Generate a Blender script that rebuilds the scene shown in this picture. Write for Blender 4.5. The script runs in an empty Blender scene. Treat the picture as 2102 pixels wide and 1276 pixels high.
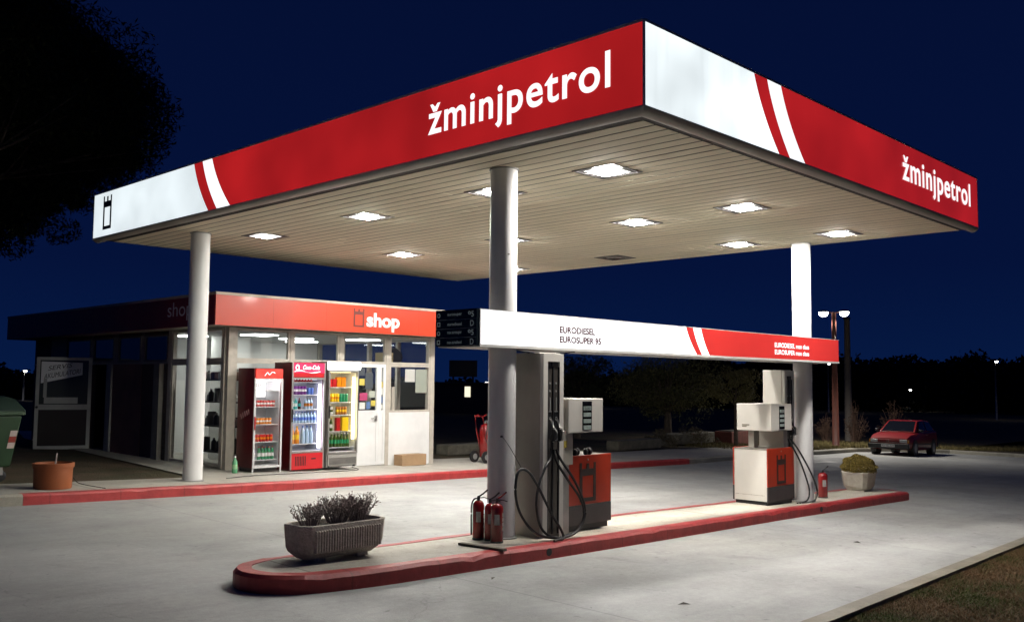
import bpy, math, random
import numpy as np
from mathutils import Vector, Matrix
random.seed(7); rng = np.random.default_rng(7)
SC = bpy.context.scene; COL = SC.collection
# ------------------------------------------------------------------ camera
F, YAW, PIT, ROL, CZ = 1927.5, 0.7685, 0.0762, 0.0091, 1.8627
fw = Vector((math.cos(YAW)*math.cos(PIT), math.sin(YAW)*math.cos(PIT), math.sin(PIT)))
rt = Vector((math.sin(YAW), -math.cos(YAW), 0)); up = rt.cross(fw)
r2 = rt*math.cos(ROL)+up*math.sin(ROL); u2 = -rt*math.sin(ROL)+up*math.cos(ROL)
cam = bpy.data.cameras.new('camera'); cam.sensor_width = 36; cam.lens = F/2102*36
cam.clip_start = 0.05; cam.clip_end = 3000
camo = bpy.data.objects.new('camera', cam); COL.objects.link(camo)
m = Matrix((r2, u2, -fw)).transposed().to_4x4(); m.translation = Vector((0, 0, CZ)); camo.matrix_world = m
SC.camera = camo
SC.view_settings.view_transform = 'Standard'; SC.view_settings.look = 'None'
SC.view_settings.exposure = 0.33; SC.view_settings.gamma = 1
SC.render.engine = 'CYCLES'
SC.cycles.use_denoising = True
SC.cycles.max_bounces = 8; SC.cycles.sample_clamp_indirect = 4
# ------------------------------------------------------------------ night sky
w = bpy.data.worlds.new('World'); SC.world = w; w.use_nodes = True
nt = w.node_tree; nt.nodes.clear()
bg = nt.nodes.new('ShaderNodeBackground'); ou = nt.nodes.new('ShaderNodeOutputWorld')
tc = nt.nodes.new('ShaderNodeTexCoord'); sp = nt.nodes.new('ShaderNodeSeparateXYZ')
cr = nt.nodes.new('ShaderNodeValToRGB')
el = cr.color_ramp.elements
el[0].position = 0.0; el[0].color = (.0015, .0082, .044, 1)
el[1].position = 0.5; el[1].color = (.0010, .0036, .023, 1)
e2 = el.new(.12); e2.color = (.0011, .0049, .032, 1)
nt.links.new(tc.outputs['Generated'], sp.inputs[0]); nt.links.new(sp.outputs[2], cr.inputs[0])
nt.links.new(cr.outputs[0], bg.inputs[0]); nt.links.new(bg.outputs[0], ou.inputs[0])
bg.inputs[1].default_value = 1.0

# ------------------------------------------------------------------ terrain height
CX, CY = 7.554, 7.447
def g(x, y):
    xe = min(max(x, -25), 60); ye = min(max(y, -25), 45)
    return -0.0316*(xe-CX)+0.0103*(ye-CY)

# ------------------------------------------------------------------ helpers
ORG = {}
def tag(o, label=None, cat=None, group=None, kind=None):
    if label: o['label'] = label
    if cat: o['category'] = cat
    if group: o['group'] = group
    if kind: o['kind'] = kind
    return o
def thing(name, label, cat, loc, group=None):
    o = bpy.data.objects.new(name, None); COL.objects.link(o); o.location = loc
    o.empty_display_size = .1; ORG[o.name] = Vector(loc)
    return tag(o, label, cat, group)
class MB:
    def __init__(s): s.v = []; s.f = []; s.mi = []; s.cur = 0; s.starts = []
    def add(s, vs, fs):
        s.starts.append((len(s.v), len(s.f))); b = len(s.v); s.v += [tuple(p) for p in vs]
        s.f += [tuple(b+i for i in f) for f in fs]; s.mi += [s.cur]*len(fs); return s
    def mat(s, i): s.cur = i; return s
    def box(s, x0, x1, y0, y1, z0, z1):
        x0, x1 = min(x0, x1), max(x0, x1); y0, y1 = min(y0, y1), max(y0, y1)
        return s.add([(x0,y0,z0),(x1,y0,z0),(x1,y1,z0),(x0,y1,z0),(x0,y0,z1),(x1,y0,z1),(x1,y1,z1),(x0,y1,z1)],
            [(0,3,2,1),(4,5,6,7),(0,1,5,4),(1,2,6,5),(2,3,7,6),(3,0,4,7)])
    def prism(s, pts, ax, a0, a1):
        # pts polygon in the plane perpendicular to ax ('x': (y,z), 'y': (x,z), 'z': (x,y))
        def P(p, a): return {'x': (a, p[0], p[1]), 'y': (p[0], a, p[1]), 'z': (p[0], p[1], a)}[ax]
        n = len(pts)
        return s.add([P(p, a0) for p in pts]+[P(p, a1) for p in pts],
            [tuple(range(n))[::-1], tuple(range(n, 2*n))]+[(i, (i+1) % n, n+(i+1) % n, n+i) for i in range(n)])
    def lathe(s, prof, c, n=20, ax='z', sq=0, cap=True):
        vs = []; fs = []
        for (r, h) in prof:
            for i in range(n):
                a = 2*math.pi*i/n; x, y = r*math.cos(a), r*math.sin(a)
                vs.append({'z': (c[0]+x, c[1]+y, c[2]+h), 'y': (c[0]+x, c[1]+h, c[2]+y), 'x': (c[0]+h, c[1]+x, c[2]+y)}[ax])
        for k in range(len(prof)-1):
            for i in range(n):
                j = (i+1) % n; fs.append((k*n+i, k*n+j, (k+1)*n+j, (k+1)*n+i))
        if cap: fs.append(tuple(range(n))[::-1]); fs.append(tuple((len(prof)-1)*n+i for i in range(n)))
        return s.add(vs, fs)
    def tube(s, pts, r, n=8, r1=None):
        pts = [Vector(p) for p in pts]; vs = []; fs = []; N = len(pts)
        ref = Vector((0, 0, 1))
        for k, p in enumerate(pts):
            d = (pts[min(k+1, N-1)]-pts[max(k-1, 0)]).normalized()
            a = d.cross(ref)
            if a.length < 1e-3: a = d.cross(Vector((0, 1, 0)))
            a.normalize(); b = d.cross(a); rr = r if r1 is None else r+(r1-r)*k/max(N-1, 1)
            for i in range(n):
                t = 2*math.pi*i/n; vs.append(p+a*math.cos(t)*rr+b*math.sin(t)*rr)
        for k in range(N-1):
            for i in range(n):
                j = (i+1) % n; fs.append((k*n+i, k*n+j, (k+1)*n+j, (k+1)*n+i))
        fs.append(tuple(range(n))); fs.append(tuple((N-1)*n+i for i in range(n))[::-1])
        return s.add(vs, fs)
    def each(s, name, mats, parent=None, **k):
        "one object per connected piece added"
        out = []; st = s.starts+[(len(s.v), len(s.f))]
        for (v0, f0), (v1, f1) in zip(st, st[1:]):
            q = MB(); q.v = s.v[v0:v1]; q.f = [tuple(i-v0 for i in f) for f in s.f[f0:f1]]; q.mi = s.mi[f0:f1]
            out.append(q.build(name, mats, parent, **k))
        return out
    def build(s, name, mats, parent=None, smooth=False, bevel=0, seg=2, origin=None, auto=None):
        if not isinstance(mats, (list, tuple)): mats = [mats]
        o0 = ORG[parent.name] if parent else Vector(origin or (0, 0, 0))
        me = bpy.data.meshes.new(name)
        me.from_pydata([(v[0]-o0[0], v[1]-o0[1], v[2]-o0[2]) for v in s.v], [], s.f)
        for mt in mats: me.materials.append(mt)
        me.polygons.foreach_set('material_index', s.mi)
        if smooth: me.polygons.foreach_set('use_smooth', [True]*len(me.polygons))
        o = bpy.data.objects.new(name, me); COL.objects.link(o)
        if parent: o.parent = parent
        else: o.location = o0
        ORG[o.name] = o0.copy()
        if bevel:
            b = o.modifiers.new('bevel', 'BEVEL'); b.width = bevel; b.segments = seg; b.limit_method = 'ANGLE'; b.angle_limit = .7
            for p in me.polygons: p.use_smooth = True
            b.harden_normals = True
        elif auto:
            me.polygons.foreach_set('use_smooth', [True]*len(me.polygons))
            import bmesh
            bm = bmesh.new(); bm.from_mesh(me)
            for e in bm.edges:
                if len(e.link_faces) == 2 and e.calc_face_angle(0) > auto: e.smooth = False
            bm.to_mesh(me); bm.free()
        return o
def nurb(pts, n=8):
    "Catmull-Rom through pts"
    P = [Vector(p) for p in pts]; P = [P[0]*2-P[1]]+P+[P[-1]*2-P[-2]]; o = []
    for i in range(1, len(P)-2):
        for k in range(n):
            t = k/n; a, b, c, d = P[i-1], P[i], P[i+1], P[i+2]
            o.append(.5*((2*b)+(c-a)*t+(2*a-5*b+4*c-d)*t*t+(-a+3*b-3*c+d)*t**3))
    o.append(P[-2]); return o
def text(body, mat, place, w, h, parent, name='lettering', bold=.0, depth=.006, shear=0, font_h=None, spc=1.0):
    """place = (origin, right vector, up vector, outward normal); mesh scaled to w x h"""
    c = bpy.data.curves.new('lettering_curve', 'FONT'); c.body = body; c.offset = bold; c.shear = shear; c.space_character = spc
    c.space_line = 1.0
    o = bpy.data.objects.new('tmp', c); COL.objects.link(o)
    me = bpy.data.meshes.new_from_object(o.evaluated_get(bpy.context.evaluated_depsgraph_get()))
    bpy.data.objects.remove(o); bpy.data.curves.remove(c)
    co = np.array([v.co for v in me.vertices]); mn = co.min(0); mx = co.max(0)
    O, R, U, N = [Vector(p) for p in place]; o0 = ORG[parent.name]
    sx = w/(mx[0]-mn[0]); sy = h/(mx[1]-mn[1])
    for v in me.vertices:
        p = O+R*((v.co.x-mn[0])*sx)+U*((v.co.y-mn[1])*sy)+N*depth
        v.co = p-o0
    me.materials.append(mat)
    ob = bpy.data.objects.new(name, me); COL.objects.link(ob); ob.parent = parent
    ORG[ob.name] = o0.copy()
    return ob
def tower_logo(mb, O, R, U, N, w, h, t=.004):
    "castle tower emblem made of flat bars"
    O, R, U, N = [Vector(p) for p in (O, R, U, N)]
    def rect(a0, a1, b0, b1):
        vs = []
        for d in (0, t):
            for (a, b) in ((a0, b0), (a1, b0), (a1, b1), (a0, b1)): vs.append(O+R*(a*w)+U*(b*h)+N*d)
        mb.add(vs, [(0,1,2,3),(7,6,5,4),(0,4,5,1),(1,5,6,2),(2,6,7,3),(3,7,4,0)])
    rect(0, 1, 0, .10); rect(.0, .16, .10, .70); rect(.84, 1, .10, .70); rect(0, 1, .70, .84)
    rect(0, .13, .84, 1); rect(.42, .58, .84, .98); rect(.87, 1, .84, 1)
    rect(.16, .84, .66, .70)

# ------------------------------------------------------------------ materials
def M(name, col, rough=.6, metal=0., noise=None, amt=.25, bump=0., bscale=None, emit=None, estr=0., coat=0., stretch=None, spec=.5, detail=6, alpha=None):
    mt = bpy.data.materials.new(name); mt.use_nodes = True; n = mt.node_tree
    b = n.nodes['Principled BSDF']; b.inputs['Roughness'].default_value = rough; b.inputs['Metallic'].default_value = metal
    b.inputs['Base Color'].default_value = (*col, 1); b.inputs['Specular IOR Level'].default_value = spec
    if coat: b.inputs['Coat Weight'].default_value = coat; b.inputs['Coat Roughness'].default_value = .08
    if noise or bump:
        ge = n.nodes.new('ShaderNodeTexCoord'); mp = n.nodes.new('ShaderNodeMapping')
        n.links.new(ge.outputs['Object'], mp.inputs[0])
        if stretch: mp.inputs['Scale'].default_value = stretch
    if noise:
        t = n.nodes.new('ShaderNodeTexNoise'); t.inputs['Scale'].default_value = noise; t.inputs['Detail'].default_value = detail
        t.inputs['Roughness'].default_value = .65
        n.links.new(mp.outputs[0], t.inputs['Vector'])
        mr = n.nodes.new('ShaderNodeMapRange'); mr.inputs['From Min'].default_value = .3; mr.inputs['From Max'].default_value = .7
        mr.inputs['To Min'].default_value = 1-amt; mr.inputs['To Max'].default_value = 1+amt*.5
        mx = n.nodes.new('ShaderNodeVectorMath'); mx.operation = 'SCALE'; mx.inputs[0].default_value = col
        n.links.new(t.outputs[0], mr.inputs[0]); n.links.new(mr.outputs[0], mx.inputs['Scale'])
        n.links.new(mx.outputs[0], b.inputs['Base Color'])
    if bump:
        t2 = n.nodes.new('ShaderNodeTexNoise'); t2.inputs['Scale'].default_value = bscale or 40; t2.inputs['Detail'].default_value = 5
        n.links.new(mp.outputs[0], t2.inputs['Vector'])
        bp = n.nodes.new('ShaderNodeBump'); bp.inputs['Strength'].default_value = bump; bp.inputs['Distance'].default_value = .02
        n.links.new(t2.outputs[0], bp.inputs['Height']); n.links.new(bp.outputs[0], b.inputs['Normal'])
    if emit is not None:
        b.inputs['Emission Color'].default_value = (*emit, 1); b.inputs['Emission Strength'].default_value = estr
    return mt
def sign_mat(name, col, st, noise=.9, lo=.72, hi=1.1, stain=False):
    "backlit acrylic: uneven light from the tubes behind"
    mt = M(name, tuple(c*.6 for c in col), rough=.25); n = mt.node_tree; b = n.nodes['Principled BSDF']
    ge = n.nodes.new('ShaderNodeTexCoord')
    t = n.nodes.new('ShaderNodeTexNoise'); t.inputs['Scale'].default_value = noise; t.inputs['Detail'].default_value = 2
    mr = n.nodes.new('ShaderNodeMapRange'); mr.inputs['From Min'].default_value = .3; mr.inputs['From Max'].default_value = .7
    mr.inputs['To Min'].default_value = lo*st; mr.inputs['To Max'].default_value = hi*st
    n.links.new(ge.outputs['Object'], t.inputs['Vector']); n.links.new(t.outputs[0], mr.inputs[0])
    b.inputs['Emission Color'].default_value = (*col, 1)
    if stain:
        mp = n.nodes.new('ShaderNodeMapping'); mp.inputs['Scale'].default_value = (9, 9, .7); n.links.new(ge.outputs['Object'], mp.inputs[0])
        t2 = n.nodes.new('ShaderNodeTexNoise'); t2.inputs['Scale'].default_value = 1; t2.inputs['Detail'].default_value = 6; n.links.new(mp.outputs[0], t2.inputs['Vector'])
        m2 = n.nodes.new('ShaderNodeMapRange'); m2.inputs['From Min'].default_value = .5; m2.inputs['From Max'].default_value = .72; m2.inputs['To Min'].default_value = 1; m2.inputs['To Max'].default_value = .92
        n.links.new(t2.outputs[0], m2.inputs[0]); mm = n.nodes.new('ShaderNodeMath'); mm.operation = 'MULTIPLY'; n.links.new(mr.outputs[0], mm.inputs[0]); n.links.new(m2.outputs[0], mm.inputs[1])
        n.links.new(mm.outputs[0], b.inputs['Emission Strength'])
    else: n.links.new(mr.outputs[0], b.inputs['Emission Strength'])
    return mt
def glass_mat(name, tint=(1, 1, 1), refl=.12):
    mt = bpy.data.materials.new(name); mt.use_nodes = True; n = mt.node_tree; n.nodes.clear()
    o = n.nodes.new('ShaderNodeOutputMaterial'); mx = n.nodes.new('ShaderNodeMixShader')
    t = n.nodes.new('ShaderNodeBsdfTransparent'); t.inputs[0].default_value = (*tint, 1)
    gl = n.nodes.new('ShaderNodeBsdfGlossy'); gl.inputs['Roughness'].default_value = .02
    lw = n.nodes.new('ShaderNodeLayerWeight'); pw = n.nodes.new('ShaderNodeMath'); pw.operation = 'POWER'; pw.inputs[1].default_value = 5; n.links.new(lw.outputs['Facing'], pw.inputs[0])
    ma = n.nodes.new('ShaderNodeMath'); ma.operation = 'MULTIPLY_ADD'; ma.inputs[1].default_value = .9; ma.inputs[2].default_value = .04+refl*.15
    n.links.new(pw.outputs[0], ma.inputs[0]); n.links.new(ma.outputs[0], mx.inputs[0])
    n.links.new(t.outputs[0], mx.inputs[1]); n.links.new(gl.outputs[0], mx.inputs[2]); n.links.new(mx.outputs[0], o.inputs[0])
    return mt
def leaf_mat(name, c1, c2, rough=.7, patch=False):
    mt = bpy.data.materials.new(name); mt.use_nodes = True; n = mt.node_tree; b = n.nodes['Principled BSDF']
    b.inputs['Roughness'].default_value = rough; b.inputs['Specular IOR Level'].default_value = .12
    ge = n.nodes.new('ShaderNodeNewGeometry'); r = n.nodes.new('ShaderNodeValToRGB')
    r.color_ramp.elements[0].color = (*c1, 1); r.color_ramp.elements[1].color = (*c2, 1)
    if patch:
        k = r.color_ramp.elements.new(.42); k.color = (*c1, 1); k = r.color_ramp.elements.new(.60); k.color = (c2[0]*.8, c2[1]*.7, c2[2], 1)
        t = n.nodes.new('ShaderNodeTexNoise'); t.inputs['Scale'].default_value = 1.3; t.inputs['Detail'].default_value = 5; n.links.new(ge.outputs['Position'], t.inputs['Vector'])
        mx = n.nodes.new('ShaderNodeMath'); mx.operation = 'MULTIPLY_ADD'; mx.inputs[1].default_value = .35; n.links.new(ge.outputs['Random Per Island'], mx.inputs[0])
        m2 = n.nodes.new('ShaderNodeMath'); m2.operation = 'SUBTRACT'; m2.inputs[1].default_value = .15; n.links.new(t.outputs[0], m2.inputs[0]); n.links.new(m2.outputs[0], mx.inputs[2]); n.links.new(mx.outputs[0], r.inputs[0])
    else: n.links.new(ge.outputs['Random Per Island'], r.inputs[0])
    n.links.new(r.outputs[0], b.inputs['Base Color'])
    return mt
def concrete_mat(name, base, blotch=.22, fine=.12, joints=None):
    mt = bpy.data.materials.new(name); mt.use_nodes = True; n = mt.node_tree; b = n.nodes['Principled BSDF']
    L = n.links.new; N = n.nodes.new
    ge = N('ShaderNodeNewGeometry')
    def noise(sc, det, vec=None, dist=0, rough=.6):
        t = N('ShaderNodeTexNoise'); t.inputs['Scale'].default_value = sc; t.inputs['Detail'].default_value = det
        t.inputs['Distortion'].default_value = dist; t.inputs['Roughness'].default_value = rough
        L((vec or ge.outputs['Position']), t.inputs['Vector']); return t.outputs[0]
    def rng_(v, a, b_, lo, hi):
        r = N('ShaderNodeMapRange'); r.inputs['From Min'].default_value = a; r.inputs['From Max'].default_value = b_
        r.inputs['To Min'].default_value = lo; r.inputs['To Max'].default_value = hi; L(v, r.inputs[0]); return r.outputs[0]
    def mul(a, b_):
        x = N('ShaderNodeMath'); x.operation = 'MULTIPLY'; L(a, x.inputs[0]); L(b_, x.inputs[1]); return x.outputs[0]
    mp = N('ShaderNodeMapping'); L(ge.outputs['Position'], mp.inputs[0]); mp.inputs['Scale'].default_value = (.35, 1.4, 1)
    mp.inputs['Rotation'].default_value = (0, 0, .12)
    v = rng_(noise(.35, 5, None, .6), .3, .7, 1-blotch, 1+blotch*.5)
    v = mul(v, rng_(noise(.9, 6, mp.outputs[0], .8, .7), .3, .72, 1-blotch*.8, 1+blotch*.5))
    v = mul(v, rng_(noise(14, 8, None, 0, .75), .3, .7, 1-fine, 1+fine))
    v = mul(v, rng_(noise(90, 3), .3, .7, 1-fine, 1+fine))
    # dark drips and spots
    v = mul(v, rng_(noise(2.3, 4, None, 1.5, .5), .66, .74, 1, .72))
    v = mul(v, rng_(noise(7.5, 2, None, .5, .5), .70, .76, 1, .6)); v = mul(v, rng_(noise(.8, 7, None, 2.2, .6), .60, .72, 1, .80)); v = mul(v, rng_(noise(26, 2, None, 0, .5), .74, .78, 1, .72))
    # hairline cracks
    vo = N('ShaderNodeTexVoronoi'); vo.feature = 'DISTANCE_TO_EDGE'; vo.inputs['Scale'].default_value = .22
    wa = N('ShaderNodeVectorMath'); wa.operation = 'ADD'
    t3 = N('ShaderNodeTexNoise'); t3.inputs['Scale'].default_value = 1.1; t3.inputs['Detail'].default_value = 5; L(ge.outputs['Position'], t3.inputs['Vector'])
    sc = N('ShaderNodeVectorMath'); sc.operation = 'SCALE'; sc.inputs['Scale'].default_value = 1.2
    L(t3.outputs['Color'], sc.inputs[0]); L(ge.outputs['Position'], wa.inputs[0]); L(sc.outputs[0], wa.inputs[1]); L(wa.outputs[0], vo.inputs['Vector'])
    v = mul(v, rng_(vo.outputs['Distance'], .0, .0022, .78, 1))
    if joints:
        sx = N('ShaderNodeSeparateXYZ'); L(ge.outputs['Position'], sx.inputs[0])
        for out, per in ((0, joints[0]), (1, joints[1])):
            if not per: continue
            d = N('ShaderNodeMath'); d.operation = 'PINGPONG'; d.inputs[1].default_value = per/2; L(sx.outputs[out], d.inputs[0])
            v = mul(v, rng_(d.outputs[0], .006, .016, .45 if per < 5 else .72, 1))
    cc = N('ShaderNodeValToRGB'); cc.color_ramp.elements[0].color = (base[0]*.93, base[1]*.98, base[2]*1.05, 1); cc.color_ramp.elements[1].color = (base[0]*1.05, base[1]*1.01, base[2]*.93, 1)
    L(noise(.22, 3), cc.inputs[0])
    vm = N('ShaderNodeVectorMath'); vm.operation = 'SCALE'; L(cc.outputs[0], vm.inputs[0]); L(v, vm.inputs['Scale']); L(vm.outputs[0], b.inputs['Base Color'])
    b.inputs['Roughness'].default_value = .62
    L(rng_(noise(1.3, 5), .3, .7, .5, .85), b.inputs['Roughness'])
    bp = N('ShaderNodeBump'); bp.inputs['Strength'].default_value = .35; bp.inputs['Distance'].default_value = .01
    L(noise(60, 6), bp.inputs['Height']); L(bp.outputs[0], b.inputs['Normal'])
    return mt
def kerb_mat():
    mt = M('red_kerb_paint', (.30, .022, .022), rough=.5); n = mt.node_tree; b = n.nodes['Principled BSDF']; L = n.links.new; N = n.nodes.new
    ge = N('ShaderNodeNewGeometry')
    t = N('ShaderNodeTexNoise'); t.inputs['Scale'].default_value = 5; t.inputs['Detail'].default_value = 9; t.inputs['Roughness'].default_value = .7; L(ge.outputs['Position'], t.inputs['Vector'])
    r = N('ShaderNodeValToRGB'); e = r.color_ramp.elements
    e[0].position = .3; e[0].color = (.24, .018, .020, 1); e[1].position = .69; e[1].color = (.43, .042, .040, 1)
    k = e.new(.72); k.color = (.33, .25, .2, 1)
    L(t.outputs[0], r.inputs[0])
    sx = N('ShaderNodeSeparateXYZ'); L(ge.outputs['Position'], sx.inputs[0]); d = N('ShaderNodeMath'); d.operation = 'PINGPONG'; d.inputs[1].default_value = .5; L(sx.outputs[0], d.inputs[0])
    mr = N('ShaderNodeMapRange'); mr.inputs['From Min'].default_value = .004; mr.inputs['From Max'].default_value = .014; mr.inputs['To Min'].default_value = .68; L(d.outputs[0], mr.inputs[0])
    vm = N('ShaderNodeVectorMath'); vm.operation = 'SCALE'; L(r.outputs[0], vm.inputs[0]); L(mr.outputs[0], vm.inputs['Scale']); L(vm.outputs[0], b.inputs['Base Color'])
    bp = N('ShaderNodeBump'); bp.inputs['Strength'].default_value = .6; bp.inputs['Distance'].default_value = .02; L(t.outputs[0], bp.inputs['Height']); L(bp.outputs[0], b.inputs['Normal'])
    return mt
WHITE = M('painted_white_metal', (.66, .65, .62), .4, noise=3, amt=.10)
COLUMN = M('white_column_paint', (.76, .75, .74), .38, noise=2.2, amt=.16, stretch=(1, 1, .25), bump=.08, bscale=12)
CREAM = M('cream_window_frame', (.46, .42, .36), .5, noise=5, amt=.2)
CREAMW = M('white_door_panel', (.74, .74, .73), .45, noise=2, amt=.1)
GREYF = M('grey_aluminium', (.30, .30, .29), .4, .3, noise=6, amt=.2)
STEEL = M('brushed_steel', (.45, .44, .42), .35, .8, noise=8, amt=.2)
BLACK = M('black_rubber', (.012, .012, .013), .5)
DARK = M('dark_plastic', (.02, .02, .022), .35)
DGREY = M('dark_grey_band', (.045, .040, .040), .4, noise=10, amt=.2)
REDP = M('red_pump_enamel', (.40, .036, .013), .3, noise=3, amt=.12, coat=.3)
REDF = M('red_shop_fascia', (.48, .048, .020), .33, noise=.8, amt=.12, coat=.2)
REDX = M('red_extinguisher_paint', (.20, .008, .008), .22, coat=.5)
REDC = M('dark_red_cooler', (.11, .004, .007), .35, noise=3, amt=.3)
REDC2 = M('bright_red_cooler', (.48, .015, .02), .3)
LOGO = M('dark_emblem', (.03, .018, .015), .4)
BLKT = M('black_lettering', (.015, .012, .012), .4)
MAROON = M('maroon_lettering', (.06, .01, .015), .6, spec=.1)
SOFF = M('soffit_board', (.86, .78, .60), .8, spec=.15, noise=.6, amt=.10, stretch=(1, .3, 1))
TRIM = M('beige_gutter', (.42, .38, .33), .3, noise=2, amt=.15)
RECESS_SHADE = M('painted_recess_shade', (.03, .026, .022), .8)  # near-black colour standing in for shade at the canopy edge
LAMPL = M('luminaire_lens', (.9, .9, .9), .3, emit=(1, .955, .90), estr=640)
LAMPG = M('luminaire_lens_greenish', (.9, .9, .9), .3, emit=(.92, 1, .88), estr=400)
LAMPD = M('dim_luminaire_lens', (.9, .9, .9), .3, emit=(1, .95, .85), estr=45)
RIM = M('luminaire_diffuser_rim', (.8, .8, .78), .3, emit=(1, .98, .93), estr=1.4)
LAMPO = M('unlit_lens', (.22, .20, .18), .2)
SW = sign_mat('backlit_white', (.88, .97, 1.0), .68, noise=1.1, lo=.88, hi=1.15)
SW2 = sign_mat('backlit_white_bright', (.90, .98, 1.0), .82, noise=.75, lo=.62, hi=1.4, stain=True)
SR = sign_mat('backlit_red', (.39, .011, .012), .82, noise=.7, lo=.68, hi=1.15)
SL = M('backlit_lettering', (.8, .8, .8), .4, emit=(.95, .98, 1), estr=.9)
SWB = sign_mat('backlit_beam_white', (.97, .98, 1.0), 1.15, noise=1, lo=.92, hi=1.1)
SRB = sign_mat('beam_red', (.50, .03, .025), .8, noise=1.2, lo=.9, hi=1.1)
CONC = concrete_mat('forecourt_concrete', (.325, .325, .316), joints=(6.1, 0))
PAVE = concrete_mat('pavement_concrete', (.40, .375, .33), .16, .1, joints=(1.9, 0))
ISL = concrete_mat('island_concrete', (.42, .385, .32), .28, .16, joints=(2.35, 0))
KERB = kerb_mat(); KBEI = concrete_mat('bare_kerb_concrete', (.30, .28, .23), .2, .15)
SOIL = M('dark_soil', (.030, .026, .018), .95, noise=1.5, amt=.6, bump=1, bscale=15)
GLASS = glass_mat('window_glass'); GLASSD = glass_mat('tinted_glass', (.25, .28, .32), .6)

# ------------------------------------------------------------------ ground
def sheet(name, poly_fn, xs, ys, zf, mat, kind='structure'):
    mb = MB(); nx, ny = len(xs), len(ys)
    vs = []
    for j in range(ny):
        for i in range(nx):
            x, y = poly_fn(xs[i], ys[j]); vs.append((x, y, zf(x, y)))
    fs = [(j*nx+i, j*nx+i+1, (j+1)*nx+i+1, (j+1)*nx+i) for j in range(ny-1) for i in range(nx-1)]
    mb.add(vs, fs); o = mb.build(name, mat, smooth=True); return tag(o, kind=kind)
def gmat():
    mt = M('dry_grass_ground', (.05, .045, .015), .95); n = mt.node_tree; b = n.nodes['Principled BSDF']; L = n.links.new; N = n.nodes.new
    ge = N('ShaderNodeNewGeometry')
    t = N('ShaderNodeTexNoise'); t.inputs['Scale'].default_value = .9; t.inputs['Detail'].default_value = 8; t.inputs['Roughness'].default_value = .7; L(ge.outputs['Position'], t.inputs['Vector'])
    r = N('ShaderNodeValToRGB'); e = r.color_ramp.elements
    e[0].position = .35; e[0].color = (.028, .034, .008, 1); e[1].position = .65; e[1].color = (.10, .062, .034, 1)
    L(t.outputs[0], r.inputs[0]); L(r.outputs[0], b.inputs['Base Color'])
    t2 = N('ShaderNodeTexNoise'); t2.inputs['Scale'].default_value = 30; t2.inputs['Detail'].default_value = 6; L(ge.outputs['Position'], t2.inputs['Vector'])
    bp = N('ShaderNodeBump'); bp.inputs['Strength'].default_value = 1; bp.inputs['Distance'].default_value = .05; L(t2.outputs[0], bp.inputs['Height']); L(bp.outputs[0], b.inputs['Normal'])
    return mt
GR = gmat()
def lin(a, b, n): return [a+(b-a)*i/n for i in range(n+1)]
sheet('ground', lambda x, y: (x, y), [-900, -400, -150]+lin(-60, 100, 40)+[150, 400, 900], [-900, -400, -150]+lin(-60, 100, 40)+[150, 400, 900], lambda x, y: g(x, y)-.035, GR)
# kerb line of the shop pavement and its continuation round the far end of the forecourt
KL = [(-30, 12.6), (-10, 13.1), (0, 13.45), (4.65, 13.62), (8.96, 13.80), (14.2, 14.42), (18.6, 14.80), (23.1, 15.20), (27, 15.85), (34.3, 16.5), (38.3, 17.0), (41.5, 16.6), (43.2, 15.0), (43.9, 12.6), (44.1, 6), (44.3, -30)]
EDGE = [(-30, 2.2), (0, 3.15), (7.3, 3.52), (14.2, 3.98), (26, 4.8), (44.2, 5.8)]
def lerp_poly(P, x):
    for (a, b) in zip(P, P[1:]):
        if a[0] <= x <= b[0]: return a[1]+(b[1]-a[1])*(x-a[0])/(b[0]-a[0])
    return P[-1][1]
# forecourt as a strip between grass edge and kerb line
mb = MB(); xs = lin(-30, 43, 146)
KLx = KL[:12]+[(43.0, 15.3)]
vs = []; ny = 14
for x in xs:
    y0, y1 = lerp_poly(EDGE, x), lerp_poly(KLx, x)+.05
    for j in range(ny+1):
        y = y0+(y1-y0)*j/ny; vs.append((x, y, g(x, y)))
mb.add(vs, [(i*(ny+1)+j, (i+1)*(ny+1)+j, (i+1)*(ny+1)+j+1, i*(ny+1)+j+1) for i in range(len(xs)-1) for j in range(ny)])
n0 = (len(xs)-1)*(ny+1)   # far end, to the end kerb
mb.add([(43, 5.75, g(43, 5.75)), (44.1, 5.8, g(44.1, 5.8)), (43.9, 12.6, g(43.9, 12.6)), (43.2, 15.0, g(43.2, 15)), (43, 15.3, g(43, 15.3))], [(0, 1, 2, 3, 4)])
tag(mb.build('forecourt', CONC), kind='structure')
# edge of the slab on the grass side: a small real drop
mb = MB()
for a, b in zip(xs, xs[1:]):
    y0, y1 = lerp_poly(EDGE, a), lerp_poly(EDGE, b)
    mb.add([(a, y0, g(a, y0)+.003), (b, y1, g(b, y1)+.003), (b, y1, g(b, y1)-.3), (a, y0, g(a, y0)-.3)], [(0, 1, 2, 3)])
    mb.add([(a, y0-.002, g(a, y0)+.004), (b, y1-.002, g(b, y1)+.004), (b, y1+.16, g(b, y1)+.004), (a, y0+.16, g(a, y0)+.004)], [(3, 2, 1, 0)])
tag(mb.build('slab_edge', concrete_mat('slab_edge_concrete', (.205, .18, .135), .25, .15)), kind='structure')

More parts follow.
